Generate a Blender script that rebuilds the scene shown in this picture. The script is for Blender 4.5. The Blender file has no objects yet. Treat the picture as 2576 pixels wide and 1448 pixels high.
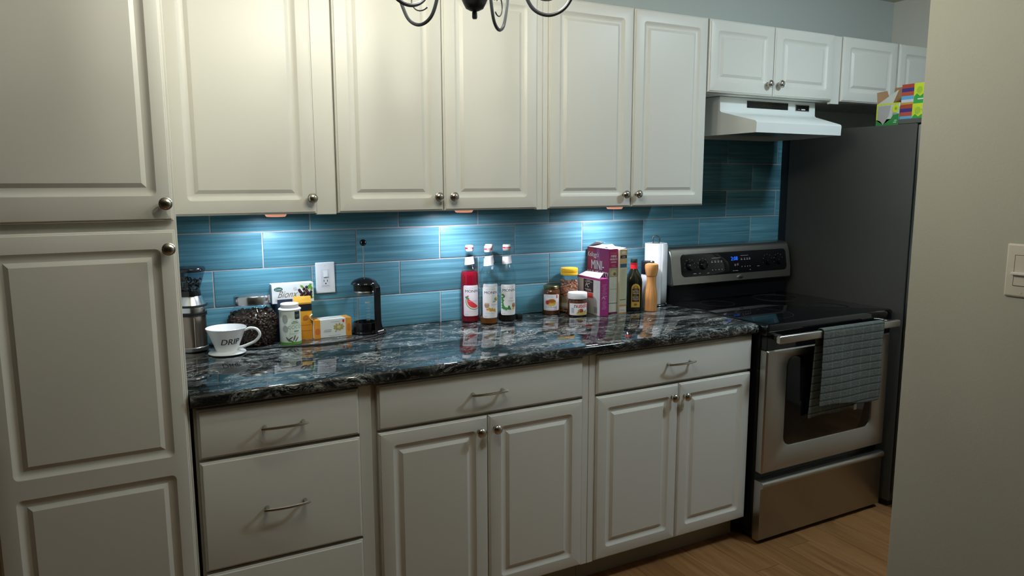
import bpy, bmesh, math, random
from mathutils import Vector, Matrix
random.seed(7)
S = bpy.context.scene
COL = S.collection
PI = math.pi

# ------------------------------------------------------------------ camera, world, exposure
cam_d = bpy.data.cameras.new('camera')
cam = bpy.data.objects.new('camera', cam_d)
COL.objects.link(cam)
S.camera = cam
cam_d.sensor_width = 36.0
cam_d.lens = 36.0 * 1835.7 / 2576.0
cam_d.clip_start = 0.02
_yaw, _pit, _rol = 0.48919, -0.14355, -0.00209
fwd = Vector((math.sin(_yaw) * math.cos(_pit), math.cos(_yaw) * math.cos(_pit), math.sin(_pit)))
r0 = Vector((math.cos(_yaw), -math.sin(_yaw), 0))
u0 = r0.cross(fwd)
rt = r0 * math.cos(_rol) + u0 * math.sin(_rol)
up = u0 * math.cos(_rol) - r0 * math.sin(_rol)
M = Matrix((rt, up, -fwd)).transposed().to_4x4()
M.translation = (-0.4326, -2.6931, 1.4708)
cam.matrix_world = M

w = bpy.data.worlds.new('world')
S.world = w
w.use_nodes = True
w.node_tree.nodes['Background'].inputs[0].default_value = (1.0, 0.9, 0.75, 1)
w.node_tree.nodes['Background'].inputs[1].default_value = 0.0
S.view_settings.view_transform = 'Standard'
S.view_settings.look = 'None'
S.view_settings.exposure = 0.0
S.view_settings.gamma = 1.0
S.view_settings.use_curve_mapping = False
S.cycles.sample_clamp_indirect = 4.0
S.cycles.max_bounces = 10
S.cycles.transparent_max_bounces = 16
S.cycles.caustics_reflective = False
S.cycles.caustics_refractive = False

E_BULB = 262.0       # chandelier bulbs
E_DOME = 86.0        # cool ceiling dome
E_PUCK = 405.0        # cabinet pucks
C_BULB = (0.985, 0.975, 0.845)
C_DOME = (0.80, 1.0, 1.12)
C_PUCK = (0.86, 0.88, 1.0)
C_PUCK1 = (0.72, 0.86, 1.0)

# ------------------------------------------------------------------ materials
MATS = {}
def mat(name, col=(.8, .8, .8), rough=.5, metal=0., spec=.5, coat=0., trans=0., ior=1.45, emit=None, es=0., bump=None, alpha=1.):
    if name in MATS: return MATS[name]
    m = bpy.data.materials.new(name); m.use_nodes = True
    b = m.node_tree.nodes['Principled BSDF']
    b.inputs['Base Color'].default_value = (*col, 1)
    b.inputs['Roughness'].default_value = rough
    b.inputs['Metallic'].default_value = metal
    b.inputs['Specular IOR Level'].default_value = spec
    b.inputs['Coat Weight'].default_value = coat
    b.inputs['Coat Roughness'].default_value = .03
    b.inputs['Transmission Weight'].default_value = trans
    b.inputs['IOR'].default_value = ior
    if emit:
        b.inputs['Emission Color'].default_value = (*emit, 1)
        b.inputs['Emission Strength'].default_value = es
    if bump:
        sc, st, vec = bump
        nt = m.node_tree
        tc = nt.nodes.new('ShaderNodeTexCoord'); mp = nt.nodes.new('ShaderNodeMapping')
        mp.inputs['Scale'].default_value = vec
        nz = nt.nodes.new('ShaderNodeTexNoise'); nz.inputs['Scale'].default_value = sc; nz.inputs['Detail'].default_value = 4
        bp = nt.nodes.new('ShaderNodeBump'); bp.inputs['Strength'].default_value = st; bp.inputs['Distance'].default_value = .002
        nt.links.new(tc.outputs['Object'], mp.inputs[0]); nt.links.new(mp.outputs[0], nz.inputs['Vector'])
        nt.links.new(nz.outputs['Fac'], bp.inputs['Height']); nt.links.new(bp.outputs[0], b.inputs['Normal'])
    MATS[name] = m
    return m

class NT:
    def __init__(s, m): s.t = m.node_tree; s.b = s.t.nodes['Principled BSDF']
    def n(s, ty, **kw):
        nd = s.t.nodes.new('ShaderNode' + ty)
        for k, v in kw.items():
            if k.startswith('i_'): nd.inputs[k[2:].replace('_', ' ')].default_value = v
            else: setattr(nd, k, v)
        return nd
    def l(s, a, b): s.t.links.new(a, b)
    def math(s, op, a, b=None):
        nd = s.n('Math', operation=op)
        for i, v in enumerate((a, b)):
            if v is None: continue
            if isinstance(v, (int, float)): nd.inputs[i].default_value = v
            else: s.l(v, nd.inputs[i])
        return nd.outputs[0]
    def ramp(s, fac, stops, interp='LINEAR'):
        r = s.n('ValToRGB'); e = r.color_ramp.elements; r.color_ramp.interpolation = interp
        while len(e) < len(stops): e.new(.5)
        for k, (p, c) in enumerate(stops):
            e[k].position = p; e[k].color = (*c, 1) if len(c) == 3 else c
        s.l(fac, r.inputs[0]); return r.outputs[0]
    def mix(s, fac, a, b):
        nd = s.n('Mix', data_type='RGBA')
        if isinstance(fac, (int, float)): nd.inputs[0].default_value = fac
        else: s.l(fac, nd.inputs[0])
        for i, v in ((6, a), (7, b)):
            if isinstance(v, tuple): nd.inputs[i].default_value = (*v, 1)
            else: s.l(v, nd.inputs[i])
        return nd.outputs[2]
    def vec(s, scale, out='Object', off=None):
        tc = s.n('TexCoord'); mp = s.n('Mapping'); mp.inputs['Scale'].default_value = scale
        s.l(tc.outputs[out], mp.inputs[0])
        if off is not None: s.l(off, mp.inputs['Location'])
        return mp.outputs[0]
    def noise(s, v, scale, detail=4, rough=.5, dist=0.):
        nd = s.n('TexNoise'); nd.inputs['Scale'].default_value = scale; nd.inputs['Detail'].default_value = detail
        nd.inputs['Roughness'].default_value = rough; nd.inputs['Distortion'].default_value = dist
        s.l(v, nd.inputs['Vector']); return nd
    def bump(s, h, st, d=.002):
        b = s.n('Bump'); b.inputs['Strength'].default_value = st; b.inputs['Distance'].default_value = d
        s.l(h, b.inputs['Height']); s.l(b.outputs[0], s.b.inputs['Normal'])

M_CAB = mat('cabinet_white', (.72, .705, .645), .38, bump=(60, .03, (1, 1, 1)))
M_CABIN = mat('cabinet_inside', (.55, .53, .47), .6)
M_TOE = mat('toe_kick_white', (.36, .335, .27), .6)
M_NICKEL = mat('brushed_nickel', (.60, .57, .51), .22, 1.)
M_STEEL = mat('stainless', (.46, .44, .40), .34, 1., bump=(8, .10, (1, 1, 60)))
M_STEEL2 = mat('steel_bright', (.62, .62, .62), .2, 1.)
M_BLACK = mat('black_gloss', (.006, .006, .007), .12)
M_BLACKM = mat('black_matte', (.008, .008, .009), .5)
M_BLACKG = mat('black_glass', (.004, .004, .005), .05, coat=.3)
M_FRIDGE = mat('fridge_grey', (.056, .054, .047), .55, bump=(220, .25, (1, 1, 1)))
M_WHITEM = mat('white_enamel', (.76, .78, .76), .3)
M_PLASTIC = mat('white_plastic', (.80, .80, .80), .35)
M_CERAM = mat('white_ceramic', (.86, .87, .87), .12, coat=.4)
M_IRON = mat('wrought_iron', (.05, .056, .064), .38, .3)
M_GROUT = mat('grout', (.46, .43, .41), .85, bump=(300, .3, (1, 1, 1)))
M_COPPER = mat('glowing_rim', (.85, .50, .36), .4, emit=(1, .42, .26), es=.55)
M_CEIL = mat('ceiling_white', (.54, .51, .44), .9)
M_WALLB = mat('wall_paint_grey_blue', (.58, .625, .60), .8, bump=(180, .12, (1, 1, 1)))
M_WALLT = mat('wall_paint_greige', (.42, .412, .352), .8, bump=(160, .15, (1, 1, 1)))
M_WALLD = mat('unseen_wall_darkened', (.19, .17, .14), .85)  # unseen left and rear walls, colour made dark to hold down bounce light
M_WALLE = mat('wall_paint_greige_lit', (.70, .67, .60), .8)  # the greige paint again, lightened in colour to stand in for stronger light
M_BULB = mat('lit_bulb', (1, 1, 1), .4, emit=C_BULB, es=E_BULB)
M_DOME = mat('lit_dome', (1, 1, 1), .4, emit=C_DOME, es=E_DOME)
M_PUCK = mat('lit_lens', (1, 1, 1), .4, emit=C_PUCK, es=E_PUCK)
M_PUCK1 = mat('lit_lens_cyan', (1, 1, 1), .4, emit=C_PUCK1, es=E_PUCK * .74)
M_CORD = mat('cord_black', (.01, .01, .01), .45)
M_BEAN = mat('coffee_bean', (.032, .016, .010), .32)
M_PAPER = mat('paper_towel', (.82, .83, .84), .9, bump=(90, .5, (1, 1, .5)))
M_CLOCK = mat('clock_digits', (.0, .05, .3), .4, emit=(.02, .16, 1.), es=.85)
M_LAMPGLASS = M_DOME

def flat(col, rough=.45):
    k = 'print_%02x%02x%02x' % tuple(int(max(0, min(1, c)) * 255) for c in col)
    return mat(k, col, rough)

def thin_glass(name, tint=(.93, .96, .96), refl=1.0):
    if name in MATS: return MATS[name]
    m = bpy.data.materials.new(name); m.use_nodes = True; nt = m.node_tree
    for n in list(nt.nodes):
        if n.type != 'OUTPUT_MATERIAL': nt.nodes.remove(n)
    out = [n for n in nt.nodes if n.type == 'OUTPUT_MATERIAL'][0]
    tr = nt.nodes.new('ShaderNodeBsdfTransparent'); tr.inputs[0].default_value = (*tint, 1)
    gl = nt.nodes.new('ShaderNodeBsdfGlossy'); gl.inputs['Roughness'].default_value = .02
    lw = nt.nodes.new('ShaderNodeLayerWeight'); lw.inputs[0].default_value = .5
    pw = nt.nodes.new('ShaderNodeMath'); pw.operation = 'POWER'; pw.inputs[1].default_value = 4.5
    nt.links.new(lw.outputs['Facing'], pw.inputs[0])
    fr = nt.nodes.new('ShaderNodeMath'); fr.operation = 'MULTIPLY_ADD'; fr.inputs[1].default_value = .75; fr.inputs[2].default_value = .045
    nt.links.new(pw.outputs[0], fr.inputs[0])
    mx = nt.nodes.new('ShaderNodeMixShader')
    nt.links.new(fr.outputs[0], mx.inputs[0]); nt.links.new(tr.outputs[0], mx.inputs[1]); nt.links.new(gl.outputs[0], mx.inputs[2])
    nt.links.new(mx.outputs[0], out.inputs[0])
    MATS[name] = m; return m
G_CLEAR = thin_glass('clear_glass')
G_SMOKE = thin_glass('smoky_plastic', (.62, .68, .72))

def make_tile():
    m = mat('tile_blue', rough=.3, spec=.35); t = NT(m)
    oi = t.n('ObjectInfo')
    cb = t.n('CombineXYZ'); t.l(t.math('MULTIPLY', oi.outputs['Random'], 9.), cb.inputs[0]); t.l(t.math('MULTIPLY', oi.outputs['Random'], 41.), cb.inputs[2])
    v1 = t.vec((1.6, 1, 62), off=cb.outputs[0]); v2 = t.vec((3.2, 1, 190), off=cb.outputs[0])
    n1 = t.noise(v1, 1, 3, .55, .3); n2 = t.noise(v2, 1, 2, .5, .2)
    h = t.math('ADD', t.math('MULTIPLY', n1.outputs['Fac'], .62), t.math('MULTIPLY', n2.outputs['Fac'], .38))
    c = t.ramp(h, [(.28, (.050, .150, .195)), (.46, (.085, .235, .300)), (.56, (.115, .295, .370)), (.74, (.22, .44, .52))])
    hs = t.n('HueSaturation'); t.l(c, hs.inputs['Color'])
    t.l(t.math('ADD', t.math('MULTIPLY', oi.outputs['Random'], .26), .88), hs.inputs['Value'])
    t.l(hs.outputs[0], t.b.inputs['Base Color'])
    t.l(t.math('ADD', t.math('MULTIPLY', n2.outputs['Fac'], .25), .24), t.b.inputs['Roughness'])
    t.bump(h, .35, .0012); return m
M_TILE = make_tile()

def make_granite():
    m = mat('granite_black', rough=.04, coat=.15); t = NT(m)
    v = t.vec((1, 1, 1))
    wz = t.noise(v, 2.3, 4, .55)
    sub = t.n('VectorMath', operation='SUBTRACT'); t.l(wz.outputs['Color'], sub.inputs[0]); sub.inputs[1].default_value = (.5, .5, .5)
    scl = t.n('VectorMath', operation='SCALE'); t.l(sub.outputs[0], scl.inputs[0]); scl.inputs['Scale'].default_value = .30
    add = t.n('VectorMath', operation='ADD'); t.l(v, add.inputs[0]); t.l(scl.outputs[0], add.inputs[1])
    def st(sx, sy, rot):
        mp = t.n('Mapping'); mp.inputs['Scale'].default_value = (sx, sy, sy); mp.inputs['Rotation'].default_value = (0, 0, rot)
        t.l(add.outputs[0], mp.inputs[0]); return mp.outputs[0]
    def ridge(v, sc, det, lo, hi, d=.6):
        n = t.noise(v, sc, det, .6, d)
        a = t.math('ABSOLUTE', t.math('SUBTRACT', n.outputs['Fac'], .5))
        return t.ramp(a, [(lo, (1, 1, 1)), (hi, (0, 0, 0))])
    r1 = ridge(st(5, 19, .20), 1.7, 6, .0, .030)
    r2 = ridge(st(10, 34, -.10), 1.8, 5, .0, .060)
    msk = t.ramp(t.noise(st(3.4, 10, .12), 2.2, 5, .65).outputs['Fac'], [(.44, (0, 0, 0)), (.62, (1, 1, 1))])
    sp = t.ramp(t.noise(st(17, 60, .08), 2.2, 5, .7).outputs['Fac'], [(.52, (0, 0, 0)), (.63, (1, 1, 1))])
    base = t.ramp(t.noise(st(3.4, 11, .12), 2.2, 6, .68).outputs['Fac'], [(.38, (.003, .004, .004)), (.52, (.010, .013, .013)), (.62, (.034, .040, .038)), (.74, (.10, .11, .105))])
    s = t.math('ADD', t.math('MULTIPLY', t.math('MULTIPLY', r1, sp), .55), t.math('MULTIPLY', t.math('MULTIPLY', r2, msk), .55))
    s = t.math('MINIMUM', t.math('ADD', s, t.math('MULTIPLY', t.math('MULTIPLY', sp, msk), .75)), 1.)
    vein = t.ramp(t.noise(v, 9, 4, .6).outputs['Fac'], [(.35, (.16, .17, .15)), (.68, (.72, .74, .72))])
    t.l(t.mix(s, base, vein), t.b.inputs['Base Color']); return m
M_GRAN = make_granite()

def make_wood(name, cols, sx, sy, rough, axis='Y', rnd=True):
    m = mat(name, rough=rough); t = NT(m)
    off = None
    if rnd:
        oi = t.n('ObjectInfo'); cb = t.n('CombineXYZ')
        for i in range(3): t.l(t.math('MULTIPLY', oi.outputs['Random'], 13. + 7 * i), cb.inputs[i])
        off = cb.outputs[0]
    sc = {'Y': (sx, sy, sx), 'Z': (sx, sx, sy), 'X': (sy, sx, sx)}[axis]
    v = t.vec(sc, off=off)
    n = t.noise(v, 1, 5, .6, 1.2)
    c = t.ramp(n.outputs['Fac'], [(.3, cols[0]), (.5, cols[1]), (.72, cols[2])])
    if rnd:
        hs = t.n('HueSaturation'); t.l(c, hs.inputs['Color'])
        t.l(t.math('ADD', t.math('MULTIPLY', oi.outputs['Random'], .30), .85), hs.inputs['Value']); c = hs.outputs[0]
    t.l(c, t.b.inputs['Base Color']); t.bump(n.outputs['Fac'], .12, .001); return m
M_FLOOR = make_wood('floor_wood', [(.20, .092, .032), (.27, .133, .050), (.35, .185, .078)], 26, 1.7, .33)
M_MILL = make_wood('mill_wood', [(.46, .20, .065), (.60, .29, .10), (.72, .38, .15)], 60, 6, .35, 'Z', False)

def make_towel():
    m = mat('towel_grey', rough=.95); t = NT(m)
    v = t.vec((1, 1, 1)); s = t.n('SeparateXYZ'); t.l(v, s.inputs[0])
    wx = t.math('ABSOLUTE', t.math('SINE', t.math('MULTIPLY', s.outputs[0], 52.)))
    gx = t.ramp(wx, [(.06, (1, 1, 1)), (.26, (0, 0, 0))])
    wz = t.math('ABSOLUTE', t.math('SINE', t.math('MULTIPLY', s.outputs[2], 98.)))
    gz = t.ramp(wz, [(.10, (1, 1, 1)), (.38, (0, 0, 0))])
    wl = t.math('ABSOLUTE', t.math('SINE', t.math('ADD', t.math('MULTIPLY', s.outputs[2], 98.), .62)))
    gl = t.ramp(wl, [(.06, (1, 1, 1)), (.30, (0, 0, 0))])
    nz = t.noise(v, 190, 3, .6)
    c = t.ramp(nz.outputs['Fac'], [(.3, (.070, .080, .072)), (.7, (.140, .152, .140))])
    c = t.mix(t.math('MULTIPLY', gx, .40), c, (.20, .21, .19))
    c = t.mix(t.math('MULTIPLY', gl, .45), c, (.21, .22, .20))
    c = t.mix(t.math('MULTIPLY', gz, .85), c, (.022, .026, .022))
    t.l(c, t.b.inputs['Base Color'])
    t.bump(nz.outputs['Fac'], .9, .003); return m
M_TOWEL = make_towel()
def make_liquid(name, col, dens=.75):
    m = mat(name, col, .02, trans=dens, ior=1.33); return m
L_RED = make_liquid('syrup_red', (.62, .012, .045), .55)
L_AMBER = make_liquid('syrup_amber', (.50, .17, .03), .6)
L_DARK = make_liquid('syrup_dark', (.012, .008, .007), .2)
M_PEANUT = mat('peanut', (.47, .22, .13), .55)
M_SPREAD = mat('spread_brown', (.085, .028, .016), .15, coat=.5)
M_SPREAD2 = mat('caramel_brown', (.09, .035, .012), .15, coat=.5)
M_DARKGLASS = mat('dark_bottle_glass', (.008, .010, .006), .06, coat=.5)
M_YELLOW = mat('yellow_plastic', (.80, .46, .02), .4)
M_GOLDLID = mat('gold_lid', (.42, .36, .16), .28, 1.)
M_GRINDBODY = mat('grinder_body', (.30, .235, .19), .24, .9, bump=(8, .08, (60, 60, 1)))

# ------------------------------------------------------------------ mesh helpers
def nb(): return bmesh.new()
def box(bm, x0, x1, y0, y1, z0, z1, bev=0., seg=2):
    t = nb()
    bmesh.ops.create_cube(t, size=1)
    for v in t.verts:
        v.co = ((x0 + x1) / 2 + v.co.x * (x1 - x0), (y0 + y1) / 2 + v.co.y * (y1 - y0), (z0 + z1) / 2 + v.co.z * (z1 - z0))
    if bev > 0: bmesh.ops.bevel(t, geom=list(t.edges), offset=bev, segments=seg, affect='EDGES', profile=.5)
    merge(bm, t); return bm
def merge(bm, t, mtx=None):
    if mtx is not None: bmesh.ops.transform(t, matrix=mtx, verts=t.verts)
    me = bpy.data.meshes.new('tmp'); t.to_mesh(me); t.free(); bm.from_mesh(me); bpy.data.meshes.remove(me)
def lathe(bm, prof, n=32, c=(0, 0, 0), sy=1., cap=True, axis='Z'):
    rings = []
    for r, z in prof:
        ring = []
        for k in range(n):
            a = 2 * PI * k / n
            p = (r * math.cos(a), r * math.sin(a) * sy, z)
            if axis == 'Y': p = (p[0], -p[2], p[1])
            ring.append(bm.verts.new((c[0] + p[0], c[1] + p[1], c[2] + p[2])))
        rings.append(ring)
    for a, b in zip(rings, rings[1:]):
        for k in range(n): bm.faces.new((a[k], a[(k + 1) % n], b[(k + 1) % n], b[k]))
    if cap:
        bm.faces.new(rings[0][::-1]); bm.faces.new(rings[-1])
    return bm
def tube(bm, pts, r, n=8, closed=False, sx=1., cap=True):
    pts = [Vector(p) for p in pts]; rings = []; m = len(pts); prev = None
    for i, p in enumerate(pts):
        if closed: d = pts[(i + 1) % m] - pts[i - 1]
        else: d = pts[min(i + 1, m - 1)] - pts[max(i - 1, 0)]
        d.normalize()
        if prev is None:
            a = Vector((0, 0, 1)) if abs(d.z) < .9 else Vector((1, 0, 0))
            prev = (a - d * a.dot(d)).normalized()
        prev = (prev - d * prev.dot(d)).normalized(); s = d.cross(prev)
        rr = r[i] if isinstance(r, (list, tuple)) else r
        rings.append([bm.verts.new(p + prev * (math.cos(2 * PI * k / n) * rr * sx) + s * (math.sin(2 * PI * k / n) * rr)) for k in range(n)])
    idx = range(m) if closed else range(m - 1)
    for i in idx:
        a, b = rings[i], rings[(i + 1) % m]
        for k in range(n): bm.faces.new((a[k], a[(k + 1) % n], b[(k + 1) % n], b[k]))
    if cap and not closed:
        bm.faces.new(rings[0][::-1]); bm.faces.new(rings[-1])
    return bm
def spline(pts, k=8):
    pts = [Vector(p) for p in pts]; out = []
    P = [pts[0] * 2 - pts[1]] + pts + [pts[-1] * 2 - pts[-2]]
    for i in range(1, len(P) - 2):
        a, b, c, d = P[i - 1], P[i], P[i + 1], P[i + 2]
        for j in range(k):
            t = j / k
            out.append(.5 * (2 * b + (c - a) * t + (2 * a - 5 * b + 4 * c - d) * t * t + (3 * b - a - 3 * c + d) * t ** 3))
    out.append(pts[-1]); return out
def rrect(x0, x1, z0, z1, r, n=5):
    r = max(r, .0002); pts = []
    for cx, cz, a0 in ((x1 - r, z1 - r, 0), (x0 + r, z1 - r, PI / 2), (x0 + r, z0 + r, PI), (x1 - r, z0 + r, 1.5 * PI)):
        for k in range(n + 1):
            a = a0 + PI / 2 * k / n
            pts.append((cx + r * math.cos(a), cz + r * math.sin(a)))
    return pts
def loops(bm, ls, close0=True, close1=True):
    """bridge loops of (x,y,z) points; first and last may be closed"""
    R = [[bm.verts.new(p) for p in L] for L in ls]
    for a, b in zip(R, R[1:]):
        for k in range(len(a)):
            bm.faces.new((a[k], b[k], b[(k + 1) % len(a)], a[(k + 1) % len(a)]))
    if close0: bm.faces.new(R[0])
    if close1: bm.faces.new(R[-1][::-1])
    return bm
def prism(bm, poly, y0, y1, plane='XZ'):
    f = {'XZ': lambda a, b, t: (a, t, b), 'YZ': lambda a, b, t: (t, a, b), 'XY': lambda a, b, t: (a, b, t)}[plane]
    A = [bm.verts.new(f(a, b, y0)) for a, b in poly]; B = [bm.verts.new(f(a, b, y1)) for a, b in poly]
    n = len(poly)
    for k in range(n): bm.faces.new((A[k], A[(k + 1) % n], B[(k + 1) % n], B[k]))
    bm.faces.new(A[::-1]); bm.faces.new(B); return bm

def wloc(o):
    v = Vector((0, 0, 0))
    while o is not None: v += o.location; o = o.parent
    return v
def obj(name, bm, m, parent=None, loc=None, smooth=35, local=False, kind=None):
    """ONE mesh object. World-space verts are moved to the parent's origin (or to loc)."""
    bmesh.ops.recalc_face_normals(bm, faces=bm.faces)
    me = bpy.data.meshes.new(name)
    org = Vector((0, 0, 0))
    if parent is not None and not local: org = wloc(parent)
    if loc is not None and parent is None and not local: org = Vector(loc)
    if org.length: bmesh.ops.translate(bm, verts=bm.verts, vec=-org)
    bm.to_mesh(me); bm.free()
    for mm in (m if isinstance(m, (list, tuple)) else [m]): me.materials.append(mm)
    if smooth:
        for p in me.polygons: p.use_smooth = True
        me.set_sharp_from_angle(angle=math.radians(smooth))
    o = bpy.data.objects.new(name, me); COL.objects.link(o)
    if parent is not None: o.parent = parent
    elif loc is not None: o.location = loc
    if kind: o['kind'] = kind
    return o
def tag(o, label, cat, group=None, kind=None):
    o['label'] = label; o['category'] = cat
    if group: o['group'] = group
    if kind: o['kind'] = kind
    return o
def thing(name, label, cat, loc=(0, 0, 0), rz=0., group=None):
    o = bpy.data.objects.new(name, None); COL.objects.link(o)
    o.location = loc; o.rotation_euler = (0, 0, rz); o.empty_display_size = .05
    return tag(o, label, cat, group)

# ---- flat print on labels: items are (verts2d, faces, colour); a map turns (u,v,off) into a point
_tc = {}
def text2d(s, size, x=0, y=0, align='CENTER', shear=0., bold=0., sx=1.):
    key = (s, shear)
    if key not in _tc:
        cu = bpy.data.curves.new('t', 'FONT'); cu.body = s; cu.size = 1; cu.shear = shear; cu.resolution_u = 3
        cu.align_x = 'LEFT'
        o = bpy.data.objects.new('t', cu); COL.objects.link(o)
        me = bpy.data.meshes.new_from_object(o)
        _tc[key] = ([(v.co.x, v.co.y) for v in me.vertices], [tuple(p.vertices) for p in me.polygons])
        bpy.data.objects.remove(o); bpy.data.meshes.remove(me); bpy.data.curves.remove(cu)
    vs, fs = _tc[key]
    x0 = min(v[0] for v in vs); x1 = max(v[0] for v in vs)
    ax = {'CENTER': (x0 + x1) / 2, 'LEFT': x0, 'RIGHT': x1}[align]
    V, F = [], []
    for i, dx in enumerate((0,) if not bold else (-bold, 0, bold)):
        F += [tuple(q + len(V) for q in f) for f in fs]; V += [((vx - ax + dx) * size * sx + x, vy * size + y, i * 6e-6) for vx, vy in vs]
    return V, F
def rect2d(x0, x1, y0, y1, n=1):
    vs = [];
    for i in range(n + 1):
        u = x0 + (x1 - x0) * i / n; vs += [(u, y0), (u, y1)]
    return vs, [(2 * i, 2 * i + 2, 2 * i + 3, 2 * i + 1) for i in range(n)]
def ell2d(cx, cy, rx, ry, n=18, a0=0., a1=2 * PI, rot=0.):
    full = abs(a1 - a0 - 2 * PI) < 1e-6
    vs = []
    for k in range(n if full else n + 1):
        a = a0 + (a1 - a0) * k / n; px, py = rx * math.cos(a), ry * math.sin(a)
        vs.append((cx + px * math.cos(rot) - py * math.sin(rot), cy + px * math.sin(rot) + py * math.cos(rot)))
    return vs, [tuple(range(len(vs)))]
def rr2d(x0, x1, y0, y1, r):
    vs = rrect(x0, x1, y0, y1, r, 4); return vs, [tuple(range(len(vs)))]
def strip2d(x0, x1, y0, y1, r, n=14):
    """rounded rect cut in columns so that it can wrap"""
    vs = []
    for i in range(n + 1):
        u = x0 + (x1 - x0) * i / n; e = min(u - x0, x1 - u); d = 0
        if e < r: d = r - math.sqrt(max(0, r * r - (r - e) ** 2))
        vs += [(u, y0 + d), (u, y1 - d)]
    return vs, [(2 * i, 2 * i + 2, 2 * i + 3, 2 * i + 1) for i in range(n)]
def bars(x0, x1, ys, h, col, jit=0.):
    out = []
    for y in ys:
        a = x0 + random.random() * jit * (x1 - x0); b = x1 - random.random() * jit * (x1 - x0)
        out.append((rect2d(a, b, y, y + h, 4), col))
    return out
def decal(name, parent, items, mp, base=.0004, step=.00012, cut=0.):
    """flat print: one mesh, a material per colour. cut slices the shapes in columns so that they wrap round a cylinder"""
    me = bpy.data.meshes.new(name); V = []; F = []; MI = []; mats = []
    for i, ((vs, fs), col) in enumerate(items):
        m = col if not isinstance(col, tuple) else flat(col)
        if m not in mats: mats.append(m)
        k = mats.index(m)
        if cut:
            t = nb(); tv = [t.verts.new((q[0], q[1], q[2] if len(q) > 2 else 0)) for q in vs]
            for f in fs:
                try: t.faces.new([tv[q] for q in f])
                except ValueError: pass
            u0, u1 = min(q[0] for q in vs), max(q[0] for q in vs); u = math.floor(u0 / cut) * cut + cut
            while u < u1:
                bmesh.ops.bisect_plane(t, geom=t.verts[:] + t.edges[:] + t.faces[:], plane_co=(u, 0, 0), plane_no=(1, 0, 0)); u += cut
            t.verts.index_update(); vs = [tuple(q.co) for q in t.verts]; fs = [tuple(q.index for q in f.verts) for f in t.faces]; t.free()
        o = len(V); off = base + step * i
        V += [mp(q[0], q[1], off + (q[2] if len(q) > 2 else 0)) for q in vs]; F += [tuple(o + q for q in f) for f in fs]; MI += [k] * len(fs)
    me.from_pydata(V, [], F); me.update()
    for m in mats: me.materials.append(m)
    me.polygons.foreach_set('material_index', MI)
    o = bpy.data.objects.new(name, me); COL.objects.link(o); o.parent = parent; return o
def va(x, y): return -math.atan2(x + .43, 2.69 + y)      # bearing from a spot on the counter to the middle of the room
def mp_cyl(r, ang=0., z0=0., sy=1., rz=None):
    """ang turns the label's middle: 0 faces -y, positive towards +x. r may be a function of z"""
    def f(u, v, off):
        R = (r(v) if callable(r) else r)
        a = ang + u / R; R += off
        return (R * math.sin(a), -R * math.cos(a) * sy, z0 + v)
    return f
def mp_front(x0, y, z0, sx=1.):
    return lambda u, v, off: (x0 + u * sx, y - off, z0 + v)
def mp_left(x, y0, z0):           # a face that looks towards -x; u runs towards -y (left to right as seen)
    return lambda u, v, off: (x - off, y0 - u, z0 + v)

WHITE = (.80, .80, .79); INK = (.02, .02, .02); GREY = (.35, .35, .36); RED = (.62, .03, .03)

# ================================================================== SETTING
XL, XR, YB, ZC = -4.2, 3.38, -7.0, 2.44
def struct(name, bm, m, label=None, parent=None):
    o = obj(name, bm, m, parent)
    if parent is None: o['kind'] = 'structure'; tag(o, label, name.split('_')[0])
    return o
floor = struct('floor', box(nb(), XL - .1, XR + .1, YB - .1, .11, -.12, -.012), M_FLOOR, 'warm brown wood plank floor of the kitchen')
PW, PL = .127, 1.22
pbm = box(nb(), 0, PW - .0012, 0, PL - .0012, -.012, 0)
p0 = None
for i in range(42):
    x = -1.95 + i * PW; y = -4.3 - (i * .47 % 1.0) * PL
    while y < 0.0:
        if p0 is None:
            p0 = obj('plank', pbm, M_FLOOR, floor, smooth=0); o = p0
        else:
            o = p0.copy(); COL.objects.link(o)
        o.location = (x, y, 0)
        y += PL
ceiling = struct('ceiling', box(nb(), XL - .1, XR + .1, YB - .1, .11, ZC, ZC + .1), M_CEIL, 'plain white ceiling above the kitchen')
wall_back = struct('wall_back', box(nb(), XL - .1, XR + .1, .009, .11, -.012, ZC), M_WALLB, 'grey blue painted wall behind the cabinets')
struct('wall_left', box(nb(), XL - .1, XL, YB, .009, -.012, ZC), M_WALLD, 'unseen wall, darkened to cut bounce light, at the left end of the room')
struct('wall_end', box(nb(), XR, XR + .1, YB, .009, -.012, ZC), M_WALLE, 'greige wall, lightened as if more lit, at the far right end beyond the fridge')
struct('wall_rear', box(nb(), XL - .1, XR + .1, YB - .1, YB, -.012, ZC), M_WALLD, 'unseen wall, darkened to cut bounce light, behind the viewer')
wall_right = struct('wall_right', box(nb(), 1.28, 1.40, YB, -1.571, 0.0, ZC, .004), M_WALLT, 'near greige partition wall with the light switch at right')

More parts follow.
